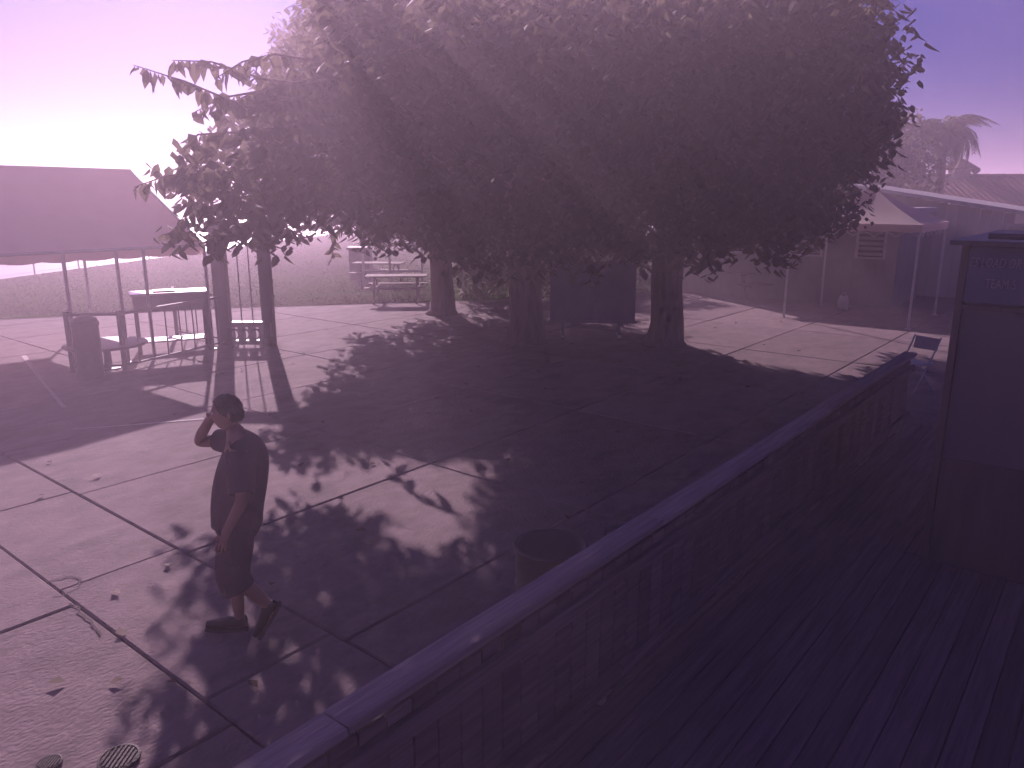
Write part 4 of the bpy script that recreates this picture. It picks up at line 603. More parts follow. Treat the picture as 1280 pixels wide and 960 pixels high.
for x, y, r, h, lab in [(-.9, 23.9, 1.2, 2.1, 'leafy bush behind the back shade tree'), (.75, 23.6, 1.1, 2.3, 'tall bush between the back and middle shade trees'),
                        (2.2, 24.6, 1.1, 1.9, 'low bush right behind the blue-grey board'), (3.7, 26.2, 1.15, 2.0, 'bush seen just left of the thick bare trunk'),
                        (5.6, 29.4, 1.1, 1.9, 'bush behind the thick bare trunk'), (8.3, 31.0, 1.3, 2.0, 'bush in shade left of the pale hut'), (10.6, 32.5, 1.5, 2.2, 'bush hidden in deep shade beside the pale hut')]:
    bush(x, y, r, h, lab)

# palm
pt = thing('palm_tree', 'tall palm with drooping fronds above the board-sided shed', 'palm tree', (19.4, 36.5, 0))
b = MB(); b.tube([(.25 * math.sin(z * .4), 0, z) for z in np.linspace(0, 5.6, 13)], [.26 - .008 * i + (.02 if i % 2 else 0) for i in range(13)], 10); b.build('trunk', M['bark'], pt, True)
def frond_mesh():
    b = MB(); V = []; pts = []
    for i in range(13):
        t = i / 12; pts.append(Vector((2.7 * (t - .28 * t * t), 0, .9 * t - 2.5 * t * t * t * .9)))
    b.tube(pts, [.045 * (1 - .9 * i / 12) + .004 for i in range(13)], 5)
    for i in range(1, 44):
        t = i / 44; k = min(11, int(t * 12)); f = t * 12 - k; p = pts[k].lerp(pts[k + 1], f); d = (pts[k + 1] - pts[k]).normalized()
        L = .75 * math.sin(math.pi * (t * .85 + .12)) + .12
        for s in (-1, 1):
            tip = p + d * L * .45 + Vector((0, s * L * .62, -L * (.45 + .5 * random.random()))); mid = p.lerp(tip, .5) + Vector((0, s * L * .12, L * .14))
            wv = d * .035; b.add([p - wv, p + wv, mid + wv, mid - wv, tip], [(0, 1, 2, 3), (3, 2, 4)])
    o = b.build('frond', M['palm'], None); return o
fr = frond_mesh()
for k in range(24):
    ring = k % 3; o = fr if k == 0 else inst(fr, pt); o.parent = pt
    o.location = (.2, 0, 5.6 + .1 * ring); o.rotation_euler = (random.uniform(-.25, .25), [-.75, -.2, .35][ring] + random.uniform(-.2, .2), k * 2.4 + random.uniform(-.2, .2)); s = random.uniform(.75, .95); o.scale = (s, s, s)

# ---------------------------------------------------------------- far fence along the apron
FA, FB = Vector((-20.1, 23.0)), Vector((-14.6, 74.5)); nf = 19
fn = thing('boundary_fence', 'long low metal fence of thin posts and rails between lawn and apron', 'fence', (FA.x, FA.y, 0))
D = FB - FA
pm = None
for i in range(nf + 1):
    p = D * i / nf
    if pm is None: pm = MB().lathe([(.035, 0), (.035, 1.2), (.045, 1.2), (.03, 1.26)], seg=8).build('post', M['galv'], fn)
    else: inst(pm, fn, (p.x, p.y, 0))
MB().tube([(0, 0, 1.2), (D.x, D.y, 1.2)], .028, 6).build('top_rail', M['galv'], fn)
for z in (.12, .48, .84): MB().tube([(0, 0, z), (D.x, D.y, z)], .006, 4).build('wire', M['galv'], fn)

# ---------------------------------------------------------------- big shade tent at the left
def sl(x, y, z=0): X, Y = site(x, y); return (X, Y, z)
tx, ty = -14.5, 8.2; W, Ln = 5.6, 9.0
tl = thing('shade_tent', 'big brown gabled shade tent at the left edge casting a dark wedge of shade', 'tent', sl(tx, ty), SITE)
hx, ez, rz_ = -W / 2, 2.1, 3.62
def canv(p, q, r_, s_, nu=16, nv=8, sag=.07):
    V = []; p, q, r_, s_ = map(Vector, (p, q, r_, s_))
    for j in range(nv + 1):
        for i in range(nu + 1):
            u, v = i / nu, j / nv; a = p.lerp(q, u).lerp(s_.lerp(r_, u), v); a.z -= sag * math.sin(math.pi * v) * (1 + .4 * math.sin(u * 6 * math.pi)); V.append(a)
    return V, [(j * (nu + 1) + i, j * (nu + 1) + i + 1, (j + 1) * (nu + 1) + i + 1, (j + 1) * (nu + 1) + i) for j in range(nv) for i in range(nu)]
for a in ((0, 0), (-W, 1)):
    V, Fc = canv((a[0], 0, ez), (a[0], -Ln, ez), (hx, -Ln, rz_), (hx, 0, rz_)); mesh_obj('roof_panel', V, Fc, M['canvas'], tl, True)
mesh_obj('gable_sun_block', [(-.03, .03, ez), (hx, .03, rz_ - .02), (-W + .03, .03, ez)], [(0, 1, 2)], M['canvas'], tl)  # added end panel: stops sun through the open gable, keeps the shadow solid
for x in (0.012, -W - .012):
    V = []; n = 60
    for i in range(n + 1):
        y = -Ln * i / n; V += [(x, y, ez - .02), (x + .012 * math.sin(i * 1.7), y, ez - .16 - .03 * abs(math.sin(i * math.pi / 4)))]
    mesh_obj('valance', V, [(2 * i, 2 * i + 1, 2 * i + 3, 2 * i + 2) for i in range(n)], M['canvas'], tl)
for x in (0, -W): MB().tube([(x, .02, ez - .01), (x, -Ln, ez - .01)], .03, 8).build('eave_pole', M['galv'], tl)
MB().tube([(hx, .02, rz_ - .03), (hx, -Ln, rz_ - .03)], .03, 8).build('ridge_pole', M['galv'], tl)
for y in (0, -Ln / 2, -Ln):
    MB().tube([(0, y, ez - .02), (hx, y, rz_ - .04), (-W, y, ez - .02)], .026, 8).build('rafter', M['galv'], tl)
lg = None
for x, y in [(0, -.03), (0, -1.25), (0, -1.75), (0, -2.65), (0, -Ln + .05), (-W, -.03), (-W, -2.65), (-W, -Ln + .05)]:
    if lg is None: lg = MB().lathe([(.07, 0), (.07, .012), (.032, .014), (.032, ez - .02)], seg=10).build('leg', M['galv'], tl); lg.location = (x, y, 0)
    else: inst(lg, tl, (x, y, 0))

# railing enclosure below it
ra = Vector((-7.79, 13.31)); pts = [(-7.79, 13.31), (-6.93, 13.44), (-5.93, 16.0), (-7.55, 17.1)]
rl = thing('metal_railing', 'waist-high metal bar railing round the steel counter beside the shade tent', 'railing', (-7.79, 13.31, 0))
L_ = [Vector((p[0] + 7.79, p[1] - 13.31, 0)) for p in pts]
bar = None; pst = None
for a, b2 in zip(L_, L_[1:]):
    for z, r in ((1.02, .03), (.09, .022)): MB().tube([a + Vector((0, 0, z)), b2 + Vector((0, 0, z))], r, 8).build('rail', M['dark_metal'], rl)
    n = max(2, round((b2 - a).length / .36))
    for i in range(1, n):
        p = a.lerp(b2, i / n)
        if bar is None: bar = MB().tube([(0, 0, .09), (0, 0, 1.02)], .013, 6).build('bar', M['dark_metal'], rl); bar.location = p
        else: inst(bar, rl, p)
for p in L_:
    if pst is None: pst = MB().box(-.035, .035, -.035, .035, 0, 1.08, .006).build('post', M['dark_metal'], rl)
    else: inst(pst, rl, p)
# steel counter inside
ct = thing('steel_counter', 'dark steel counter with shiny worn top standing inside the bar railing', 'counter', (-6.85, 15.35, 0), 28)
MB().box(-.72, .72, -.33, .33, 1.16, 1.2, .008).build('counter_top', M['steel_top'], ct)
MB().box(-.68, .68, -.29, .29, .84, 1.158).build('apron', M['dark_metal'], ct)
MB().box(-.62, .62, -.26, .26, .22, .25).build('shelf', M['dark_metal'], ct)
lg = None
for x in (-.64, .64):
    for y in (-.25, .25):
        if lg is None: lg = MB().box(-.03, .03, -.03, .03, 0, .84).build('leg', M['dark_metal'], ct); lg.location = (x, y, 0)
        else: inst(lg, ct, (x, y, 0))
MB().box(-.3, .1, -.2, .15, 1.202, 1.23, .006).build('tray', M['steel_top'], ct)
# round table and bin
tb = thing('round_table', 'low round dark table on the left behind the bar railing', 'table', (-7.32, 13.62, 0))
MB().lathe([(.02, .42), (.68, .425), (.70, .445), (.68, .47), (.02, .472)], seg=32).build('table_top', M['dark_metal'], tb)
MB().lathe([(.22, 0), (.22, .02), (.07, .05), (.06, .42)], seg=16).build('pedestal', M['dark_metal'], tb)
bn = thing('upright_heater', 'tall dark cylinder bin standing at the round table', 'bin', (-7.22, 12.85, 0)); bn.name = 'litter_bin'
MB().lathe([(.19, 0), (.205, .03), (.205, .9), (.22, .91), (.22, .95), (.2, .955)], seg=24).build('body', M['dark_metal'], bn, True)
MB().lathe([(.215, .955), (.19, 1.03), (.08, 1.07), (.01, 1.075)], seg=24).build('lid', M['dark_metal'], bn, True)
# the two-post frame
fm = thing('post_frame', 'tall dark frame of two thick timber posts with a crossbar', 'frame', (-5.57, 15.9, 0), 1)
MB().box(-.58, -.30, -.1, .1, 0, 2.32, .01).build('post', M['post'], fm)
MB().box(.37, .60, -.1, .1, 0, 2.32, .01).build('post', M['post'], fm)
MB().box(-.66, .68, -.11, .11, 2.322, 2.52, .01).build('crossbar', M['post'], fm)
for x in (-.07, .16): MB().tube([(x, 0, 0), (x, .01, 2.33)], .013, 6).build('rod', M['galv'], fm)
bx = thing('valve_box', 'low dark box with round openings at the foot of the right frame post', 'box', (-5.43, 15.62, 0), 3)
b = MB(); b.box(-.34, .34, -.12, .12, .08, .16).box(-.34, .34, -.12, .12, .44, .54); 
for x in (-.34, -.13, .08, .29): b.box(x - .045, x + .045, -.118, .118, .16, .44)
b.build('casing', M['dark_metal'], bx)
for x in (-.235, -.025, .185):
    b = MB(); b.tube([(x + .085 * math.cos(a), -.125, .3 + .1 * math.sin(a)) for a in np.linspace(0, 2 * math.pi, 13)], .022, 6, False); b.build('ring', M['dark_metal'], bx)
for x in (-.28, .28): MB().box(x - .04, x + .04, -.1, .1, 0, .08).build('foot', M['dark_metal'], bx)
MB().box(.36, .47, -.08, .08, .2, .52, .01).build('side_handle', M['dark_metal'], bx)

# ---------------------------------------------------------------- picnic tables
def picnic():
    t = thing('picnic_table', 'x', 'picnic table')
    pl = None
    for k in range(5):
        y = (k - 2) * .15
        if pl is None: pl = MB().box(-.9, .9, -.068, .068, 0, .038, .005).build('top_plank', M['timber'], t); pl.location = (0, y, .72)
        else: inst(pl, t, (0, y, .72))
    for y in (-.72, -.58, .58, .72): inst(pl, t, (0, y, .42)).name = 'bench_plank'
    for x in (-.62, .62):
        for s in (-1, 1): MB().beam((x, s * .72, 0), (x, s * .22, .72), .09, .05, (1, 0, 0)).build('leg', M['timber'], t)
        MB().beam((x + .05, -.8, .395), (x + .05, .8, .395), .045, .09).build('cross_beam', M['timber'], t)
        MB().beam((x + .05, -.36, .69), (x + .05, .36, .69), .045, .055).build('top_batten', M['timber'], t)
    return t
p0 = picnic(); gp = 'picnic tables in the yard'
for i, (x, y, a, lab) in enumerate([(-3.45, 23.0, 4, 'picnic table at the patio edge left of the trees, nearest one'), (-4.75, 27.6, -6, 'picnic table on the lawn behind the nearest one'),
                                    (7.7, 24.2, 8, 'picnic table beyond the sunlit concrete, left of the pale hut'), (6.9, 28.6, -14, 'picnic table in deep shade right of the thick trunk'),
                                    (4.9, 33.5, 10, 'picnic table farthest back, left of the thick trunk')]):
    o = p0 if i == 0 else copy_tree(p0)
    o.location = (x, y, .0 if i in (2,) else .018); o.rotation_euler = (0, 0, R(a)); o['label'] = lab; o['group'] = gp
# rail frame and bin on the lawn
rf = thing('rail_frame', 'grey pipe frame with two top rails standing on the lawn', 'pipe frame', (-4.05, 26.6, .018), 2)
for x in (-1.05, -.15, .95): MB().tube([(x, 0, 0), (x, 0, 1.7)], .04, 8).build('post', M['galv'], rf)
for z in (1.68, 1.42, .55): MB().tube([(-1.1, 0, z), (1.0, 0, z)], .035, 8).build('rail', M['galv'], rf)
lb = thing('lawn_bin', 'tall dark bin on the lawn left of the pipe frame', 'bin', (-5.75, 29.4, .018), 4)
MB().prism([(-.38, -.36), (.38, -.36), (.42, .36), (-.42, .36)], 0, 1.1).build('body', M['plastic'], lb)
MB().box(-.45, .45, -.42, .42, 1.102, 1.2, .02).build('lid', M['plastic'], lb)
# notice board
nb = thing('notice_board', 'wide blue-grey board on two legs in the shade between the trunks', 'board', (1.78, 16.9, 0), -2)
for i in range(2):
    MB().box(-.94 + .945 * i, -.005 + .945 * i, -.02, .02, .36, 1.62, .004).build('panel', M['blue_board'], nb)
b = MB(); b.box(-.99, .99, -.03, .03, 1.622, 1.67).box(-.99, .99, -.03, .03, .31, .358); b.build('frame', M['galv'], nb)
for x in (-.65, .6): MB().box(x - .03, x + .03, .024, .075, 0, 1.5).build('leg', M['galv'], nb); MB().box(x - .03, x + .03, -.3, .35, 0, .03).build('foot', M['galv'], nb)
# pale bag
bg_ = thing('canvas_bag', 'small pale bag standing in shade in front of the hut', 'bag', (9.15, 21.15, .0), -30)
V = []
for z, sx, sy in ((0, .13, .08), (.04, .145, .09), (.2, .15, .085), (.34, .12, .05), (.38, .10, .03)):
    for k in range(12):
        a = 2 * math.pi * k / 12; V.append((sx * math.copysign(abs(math.cos(a)) ** .6, math.cos(a)), sy * math.copysign(abs(math.sin(a)) ** .6, math.sin(a)), z + .012 * math.sin(3 * a)))
mesh_obj('body', V, [(j * 12 + i, j * 12 + (i + 1) % 12, (j + 1) * 12 + (i + 1) % 12, (j + 1) * 12 + i) for j in range(4) for i in range(12)] + [tuple(range(12))[::-1], tuple(48 + i for i in range(12))], M['pale_bag'], bg_, True)
for s in (-1, 1): MB().tube([(.07 * math.cos(a), s * .025, .36 + .1 * math.sin(a)) for a in np.linspace(0, math.pi, 9)], .008, 6).build('handle', M['pale_bag'], bg_, True)

# ---------------------------------------------------------------- pop-up tent at the right
pu = thing('popup_tent', 'tan pop-up tent with pyramid roof and white legs', 'tent', (9.32, 17.83, 0), 51)      # local x to the back, local y to the left
S = 3.0; ez, az_ = 2.42, 3.28; C = [(0, 0), (S, 0), (S, S), (0, S)]; apex = Vector((S / 2, S / 2, az_))
for i in range(4):
    a = Vector((*C[i], ez)); b_ = Vector((*C[(i + 1) % 4], ez)); V = []; n = 10
    for j in range(n + 1):
        for k in range(n + 1):
            v = j / n; p = a.lerp(b_, k / n).lerp(apex, v); p.z -= .10 * math.sin(math.pi * v) * (.5 + .5 * math.sin(math.pi * k / n)); V.append(p)
    mesh_obj('roof_panel', V, [(j * (n + 1) + k, j * (n + 1) + k + 1, (j + 1) * (n + 1) + k + 1, (j + 1) * (n + 1) + k) for j in range(n) for k in range(n)], M['canvas_tan'], pu, True)
    c0 = Vector((S / 2, S / 2, 0)); o1 = (a - c0).xy.normalized() * .015; o2 = (b_ - c0).xy.normalized() * .015
    V = []
    for k in range(21):
        p = a.lerp(b_, k / 20); o_ = o1.lerp(o2, k / 20); V += [(p.x + o_.x, p.y + o_.y, ez + .005), (p.x + o_.x, p.y + o_.y, ez - .17 - .025 * abs(math.sin(k * math.pi / 4)))]
    mesh_obj('valance', V, [(2 * k, 2 * k + 1, 2 * k + 3, 2 * k + 2) for k in range(20)], M['canvas_tan'], pu)
    L2 = MB(); L2.box(-.024, .024, -.024, .024, 0, ez - .02).box(-.06, .06, -.06, .06, 0, .012); o = L2.build('leg', M['white_metal'], pu)
    o.location = (C[i][0] + (.03 if C[i][0] == 0 else -.03), C[i][1] + (.03 if C[i][1] == 0 else -.03), 0)
    q = MB(); nz = 6
    for k in range(nz):
        p = a.lerp(b_, k / nz); r_ = a.lerp(b_, (k + 1) / nz); inn = (apex.xy - p.xy).normalized() * .05
        q.beam((p.x + inn.x, p.y + inn.y, ez - (.04 if k % 2 else .3)), (r_.x + inn.x, r_.y + inn.y, ez - (.3 if k % 2 else .04)), .016, .016)
        q.beam((p.x + inn.x * 1.5, p.y + inn.y * 1.5, ez - (.3 if k % 2 else .04)), (r_.x + inn.x * 1.5, r_.y + inn.y * 1.5, ez - (.04 if k % 2 else .3)), .016, .016)
    q.build('truss', M['white_metal'], pu)

# ---------------------------------------------------------------- pale hut with windows behind the tent
def hut_window(x0, x1, z0, z1, parent, yf):
    b = MB(); b.box(x0, x1, yf - .05, yf + .02, z1, z1 + .07).box(x0, x1, yf - .07, yf + .02, z0 - .06, z0).box(x0 - .07, x0, yf - .05, yf + .02, z0 - .06, z1 + .07).box(x1, x1 + .07, yf - .05, yf + .02, z0 - .06, z1 + .07)
    f = b.build('window', M['trim'], parent); MB().box(x0, x1, yf + .0, yf + .015, z0, z1).build('pane', M['glass'], f)
    n = round((z1 - z0) / .14); s0 = None
    for i in range(n):
        z = z0 + (z1 - z0) * (i + .5) / n
        if s0 is None: s0 = MB().beam((x0 + .01, 0, 0), (x1 - .01, 0, 0), .014, .09, (0, .6, .8)).build('louvre', M['wall'], f); s0.location = (0, yf - .03, z)
        else: inst(s0, f, (0, yf - .03, z))
ht = thing('hut', 'pale flat-roofed hut with louvred windows behind the pop-up tent', 'building', sl(-8.2, 23.2), SITE)
# walls with openings, built as panels (local x along the front, y to the back)
b = MB(); b.box(-3.6, 3.0, .022, .12, 0, 1.32).box(-3.6, 3.0, .022, .12, 2.22, 2.6)
for x0, x1 in ((-3.6, -2.2), (-1.3, .0), (1.0, 1.9), (2.7, 3.0)): b.box(x0, x1, .022, .12, 1.32, 2.22)
b.box(-3.6, -3.48, .122, 3.0, 0, 2.6).box(2.88, 3.0, .122, 3.0, 0, 2.6).box(-3.478, 2.878, 2.88, 3.0, 0, 2.6); b.build('wall', M['wall'], ht)
for x0, x1 in ((-2.13, -1.37), (.07, .93), (1.97, 2.63)): hut_window(x0, x1, 1.4, 2.14, ht, .05)
MB().box(-3.85, 3.25, -.35, 3.2, 2.602, 2.74, .01).build('roof', M['trim'], ht)
q = None
for i in range(22):
    x = -3.55 + i * .3
    if q is None: q = MB().box(-.012, .012, .003, .021, 0, 1.3).build('batten', M['wall'], ht); q.location = (x, 0, 0)
    else: inst(q, ht, (x, 0, 0))
# board-sided shed
sh = thing('shed', 'long pale board-sided shed with low sloping roof', 'building', sl(-6.5, 27.0), SITE)
def shz(x): return 3.15 - .165 * x
vb = []
for i in range(24):
    x = -1.0 + i * .3
    if 3.3 < x < 4.1: continue
    z = shz(x + .29); V = MB().box(x + .006, x + .294, 0, .03 + .004 * (i % 2), 0, z); V.build('siding_board', M['siding'], sh)
b = MB(); b.box(-1.0, 6.2, .04, .06, 0, 1.9); b.build('backing', M['wall'], sh)
b = MB(); b.box(-1.0, -.94, .062, 4, 0, 3.1).box(6.14, 6.2, .062, 4, 0, 2.1).box(-.938, 6.138, 3.94, 4, 0, 2.1); b.build('wall', M['siding'], sh)
V = [(x, y, shz(x) + dz) for dz in (0.005, .11) for x, y in ((-1.2, -.25), (6.4, -.25), (6.4, 4.2), (-1.2, 4.2))]
mesh_obj('roof', V, [(3, 2, 1, 0), (4, 5, 6, 7), (0, 1, 5, 4), (1, 2, 6, 5), (2, 3, 7, 6), (3, 0, 4, 7)], M['trim'], sh)
dr = MB().box(3.38, 4.12, .004, .03, 0, 2.1).build('door', M['wall'], sh); MB().lathe([(.02, 0), (.035, .02), (.03, .05)], c=(3.47, 0, 0), seg=10).build('handle', M['galv'], dr).location = (0, -.03, 1.0)
b = MB(); b.box(3.28, 3.37, -.02, .034, 0, 2.2).box(4.13, 4.22, -.02, .034, 0, 2.2).box(3.28, 4.22, -.022, .034, 2.2, 2.28); b.build('door_frame', M['trim'], sh)
# tiled house far behind
hs = thing('tiled_house', 'house with dark red tiled roof and a small roof turret', 'house', (25.5, 44, 0), -6)
MB().box(-8, 8, -3.5, 3.5, 0, 2.58).build('wall', M['stucco'], hs)
V = [(-8.6, -4.2, 2.6), (8.6, -4.2, 2.6), (8.6, 0, 4.15), (-8.6, 0, 4.15), (-8.6, 4.2, 2.6), (8.6, 4.2, 2.6)]
rf_ = mesh_obj('roof', V, [(0, 1, 2, 3), (3, 2, 5, 4), (0, 3, 4), (1, 5, 2), (0, 4, 5, 1)], M['tile'], hs)
b = MB()
for j in range(15):
    t0 = j / 15; y = -4.2 + 4.2 * t0; z = 2.6 + 1.55 * t0
    for i in range(58):
        x = -8.6 + i * .3; s_ = .004 * ((i * 7 + j * 3) % 5)
        b.add([(x + .02, y, z + .02), (x + .28, y, z + .02), (x + .28, y + .3, z + .13), (x + .02, y + .3, z + .13), (x + .15, y - .01, z + .09 + s_), (x + .15, y + .3, z + .19 + s_)], [(0, 4, 5, 3), (4, 1, 2, 5), (0, 1, 4)])
tag(b.build('roof_tile', M['tile'], rf_), kind='stuff')
q = None
for i in range(20):
    if q is None: q = MB().tube([(-.43, 0, 0), (.43, 0, .012)], .12, 8).build('ridge_tile', M['tile'], rf_)
    else: q = inst(q, rf_)
    q.location = (-8.2 + i * .86, 0, 4.18)
V = [(1.2, -4.6, 2.3), (6.2, -4.6, 2.3), (3.7, -4.6, 3.55), (1.2, -1.2, 2.3), (6.2, -1.2, 2.3), (3.7, -1.2, 3.55)]
mesh_obj('gable_wing', V, [(0, 1, 2), (0, 2, 5, 3), (2, 1, 4, 5), (3, 5, 4), (0, 3, 4, 1)], M['tile'], hs)
MB().box(1.5, 5.9, -4.5, -3.52, 0, 2.28).build('wing_wall', M['stucco'], hs)
tu = MB(); tu.box(-.42, .42, -.42, .42, 3.9, 4.55); tu = tu.build('turret', M['stucco'], hs); tu.location = (-.75, 0, 0)
MB().lathe([(.95, 4.55), (.98, 4.6), (.62, 4.82), (.34, 5.0), (.1, 5.12), (.06, 5.2)], seg=16).build('cap', M['tile'], tu)
MB().lathe([(.05, 5.18), (.05, 5.6), (.09, 5.66), (.02, 5.78)], seg=8).build('finial', M['dark_metal'], tu)
vp = MB().lathe([(.05, 4.1), (.05, 4.3), (.12, 4.34), (.24, 4.46), (.22, 4.58), (.08, 4.66)], seg=14).build('roof_vent', M['dark_metal'], hs); vp.location = (.1, 0, 0)

# ---------------------------------------------------------------- deck, handrail, kiosk at the right
dk = thing('deck', None, None, (0, 0, 0), SITE); dk['kind'] = 'structure'
def board(L, w_): o = MB().box(-w_ / 2, w_ / 2, -L / 2, L / 2, -.035, 0, .004).build('deck_board', M['deck']); me = o.data; bpy.data.objects.remove(o); return me
bl = [board(4.3, .141), board(4.3, .141)]; bs = board(4.2, .141)
for i in range(34):
    x = -1.97 + i * .146
    for k, (yc, me) in enumerate(((.2, bl[0]), (4.505, bl[1]), (8.76, bs))):
        if yc > 6 and x > -.95: continue
        o = bpy.data.objects.new('deck_board', me); COL.objects.link(o); o.parent = dk; o.location = (x, yc, .125 + random.uniform(-.003, .003)); o.rotation_euler = (0, random.uniform(-.008, .008), 0)
b = MB(); b.box(-2.06, -2.045, -1.9, 10.86, 0.0, .12).box(-2.06, -.97, 10.863, 10.9, 0, .12); b.build('fascia', M['deck'], dk)
for y in (-1.5, 1.0, 3.5, 6.0, 8.5, 10.6): MB().box(-2.04, (2.9 if y < 6.3 else -.98), y - .03, y + .03, .0, .088).build('joist', M['deck'], dk)
hr = thing('handrail', 'weathered timber handrail with wide flat cap along the deck', 'handrail', sl(-2.12, 0), SITE)
cuts = [-1.9, 1.55, 4.0, 7.3, 10.78]
for i, (a, b2) in enumerate(zip(cuts, cuts[1:])):
    o = MB().box(-.078, .078, a + .002, b2 - .002, 0, .042, .005).build('cap_board', M['rail'], hr); o.location = (0, 0, 1.032 + .003 * (i % 2)); o.rotation_euler = (0, .01 * (i - 1.5), .0)
ps = None
for y in (-.4, 1.62, 3.55, 5.5, 7.4, 9.1, 10.72):
    if ps is None: ps = MB().box(-.07, .015, -.045, .045, 0, 1.028, .005).build('post', M['rail'], hr); ps.location = (.0, y, 0)
    else: inst(ps, hr, (0, y, 0))
for z in (.22, .84):
    for a, b2 in zip((-1.9, 3.55, 7.4), (3.55, 7.4, 10.72)): MB().box(.047, .085, a + .002, b2 - .002, z, z + .088, .003).build('side_rail', M['deck'], hr)
q = None
for i in range(86):
    y = -1.8 + i * .1455
    if q is None: q = MB().box(.018, .044, -.0685, .0685, .14, .985, .003).build('infill_board', M['deck'], hr); q.location = (0, y, 0)
    else: inst(q, hr, (0, y, 0), (0, 0, random.uniform(-.01, .01)))
# trash barrel behind the rail
br = thing('barrel', 'round dark barrel standing just behind the handrail', 'barrel', (.25, 4.62, 0))
MB().lathe([(.20, 0), (.22, .02), (.225, .25), (.235, .27), (.225, .29), (.225, .52), (.235, .54), (.225, .56), (.23, .78), (.24, .8), (.215, .8), (.205, .3), (.02, .28)], seg=28).build('body', M['plastic'], br, True)
MB().tube([(.232 * math.cos(a), .232 * math.sin(a), .8) for a in np.linspace(0, 2 * math.pi, 33)], .014, 6, False).build('rim', M['plastic'], br, True)
# kiosk with lettered header
kx0, kx1, ky = -.99, 2.4, 6.62
kk = thing('kiosk', 'dark board-fronted kiosk with faint lettering on its header at right edge', 'kiosk', sl(kx0, ky), SITE)
Wk = kx1 - kx0
for i in range(5):
    o = MB().box(i * .68 + .004, i * .68 + .676, 0, .03, .125, 2.22).build('front_panel', M['kiosk'], kk)
MB().box(.008, .674, -.03, -.002, .16, 1.02, .004).build('lower_panel', M['post'], kk)
MB().box(-.05, -.002, -.025, .06, 0, 2.70).build('corner_trim', M['post'], kk)
MB().box(0, Wk, .032, 2.2, 0, 2.66).build('body', M['kiosk'], kk)
MB().box(0, Wk, -.035, -.003, 2.19, 2.225).build('trim_strip', M['post'], kk)
hd = MB().box(0, Wk, -.022, .028, 2.24, 2.655, .004).build('header_board', M['sign'], kk)
MB().box(-.12, Wk + .1, -.12, 2.3, 2.665, 2.70).build('roof', M['dark_metal'], kk)
MB().tube([(.12, -.09, 2.735), (.62, -.09, 2.735)], .022, 10).build('lamp_tube', M['dark_metal'], kk)
def text(s, x, z, size, shear=0.0, sp=1.0):
    cu = bpy.data.curves.new('t', 'FONT'); cu.body = s; cu.size = size; cu.extrude = .004; cu.shear = shear; cu.space_character = sp; cu.resolution_u = 3
    o = bpy.data.objects.new('t', cu); COL.objects.link(o); dg = bpy.context.evaluated_depsgraph_get()
    me = bpy.data.meshes.new_from_object(o.evaluated_get(dg)); bpy.data.objects.remove(o)
    me.materials.clear(); me.materials.append(M['letters']); p = bpy.data.objects.new('lettering', me); COL.objects.link(p); p.parent = hd
    p.location = (x, -.028, z); p.scale = (.6, 1, 1); p.rotation_euler = (R(90), 0, 0); return p
text('ES LOAD OR', .012, 2.51, .095, .25, 1.0); text('TEAM S', .13, 2.36, .095, 0, 1.05)
# folding chair in the dark beyond the rail end
fc = thing('folding_chair', 'small pale folding chair in the dark beyond the end of the handrail', 'chair', (6.42, 12.0, 0), -60)
MB().box(-.2, .2, -.2, .2, .44, .465, .01).build('seat', M['white_metal'], fc); o = MB().box(-.2, .2, -.01, .01, -.1, .1, .008).build('backrest', M['white_metal'], fc); o.location = (0, .27, .74); o.rotation_euler = (R(-10), 0, 0)
for x in (-.215, .215):
    MB().tube([(x, -.28, 0), (x, .05, .45), (x, .29, .85)], .013, 8).build('leg', M['white_metal'], fc); MB().tube([(x * .93, .24, 0), (x * .93, -.15, .44)], .013, 8).build('leg', M['white_metal'], fc)

# ---------------------------------------------------------------- the man
mn = thing('person', 'man in dark t-shirt and long shorts walking with one hand raised to his brow', 'person', (-1.93, 4.83, 0), 191)
mn.rotation_euler = (0, R(-4.5), R(191))
def loft(name, rings, m, parent, seg=24, close=(True, True), fold=0.0):
    """rings: (cx, cy, cz, rx, ry, tilt)"""
    V = []
    for j, (cx, cy, cz, rx, ry, tl_) in enumerate(rings):
        for k in range(seg):
            a = 2 * math.pi * k / seg; f = 1 + fold * math.sin(5 * a + j * 1.3) * math.sin(3 * a - j * .7)
            x = rx * math.cos(a) * f; y = ry * math.sin(a) * f; V.append((cx + x * math.cos(tl_), cy + y, cz + x * math.sin(tl_)))
    n = len(rings); Fc = [(j * seg + k, j * seg + (k + 1) % seg, (j + 1) * seg + (k + 1) % seg, (j + 1) * seg + k) for j in range(n - 1) for k in range(seg)]
    if close[0]: Fc.append(tuple(range(seg))[::-1])
    if close[1]: Fc.append(tuple((n - 1) * seg + k for k in range(seg)))
    o = mesh_obj(name, V, Fc, m, parent, True); md = o.modifiers.new('s', 'SUBSURF'); md.levels = md.render_levels = 1; return o
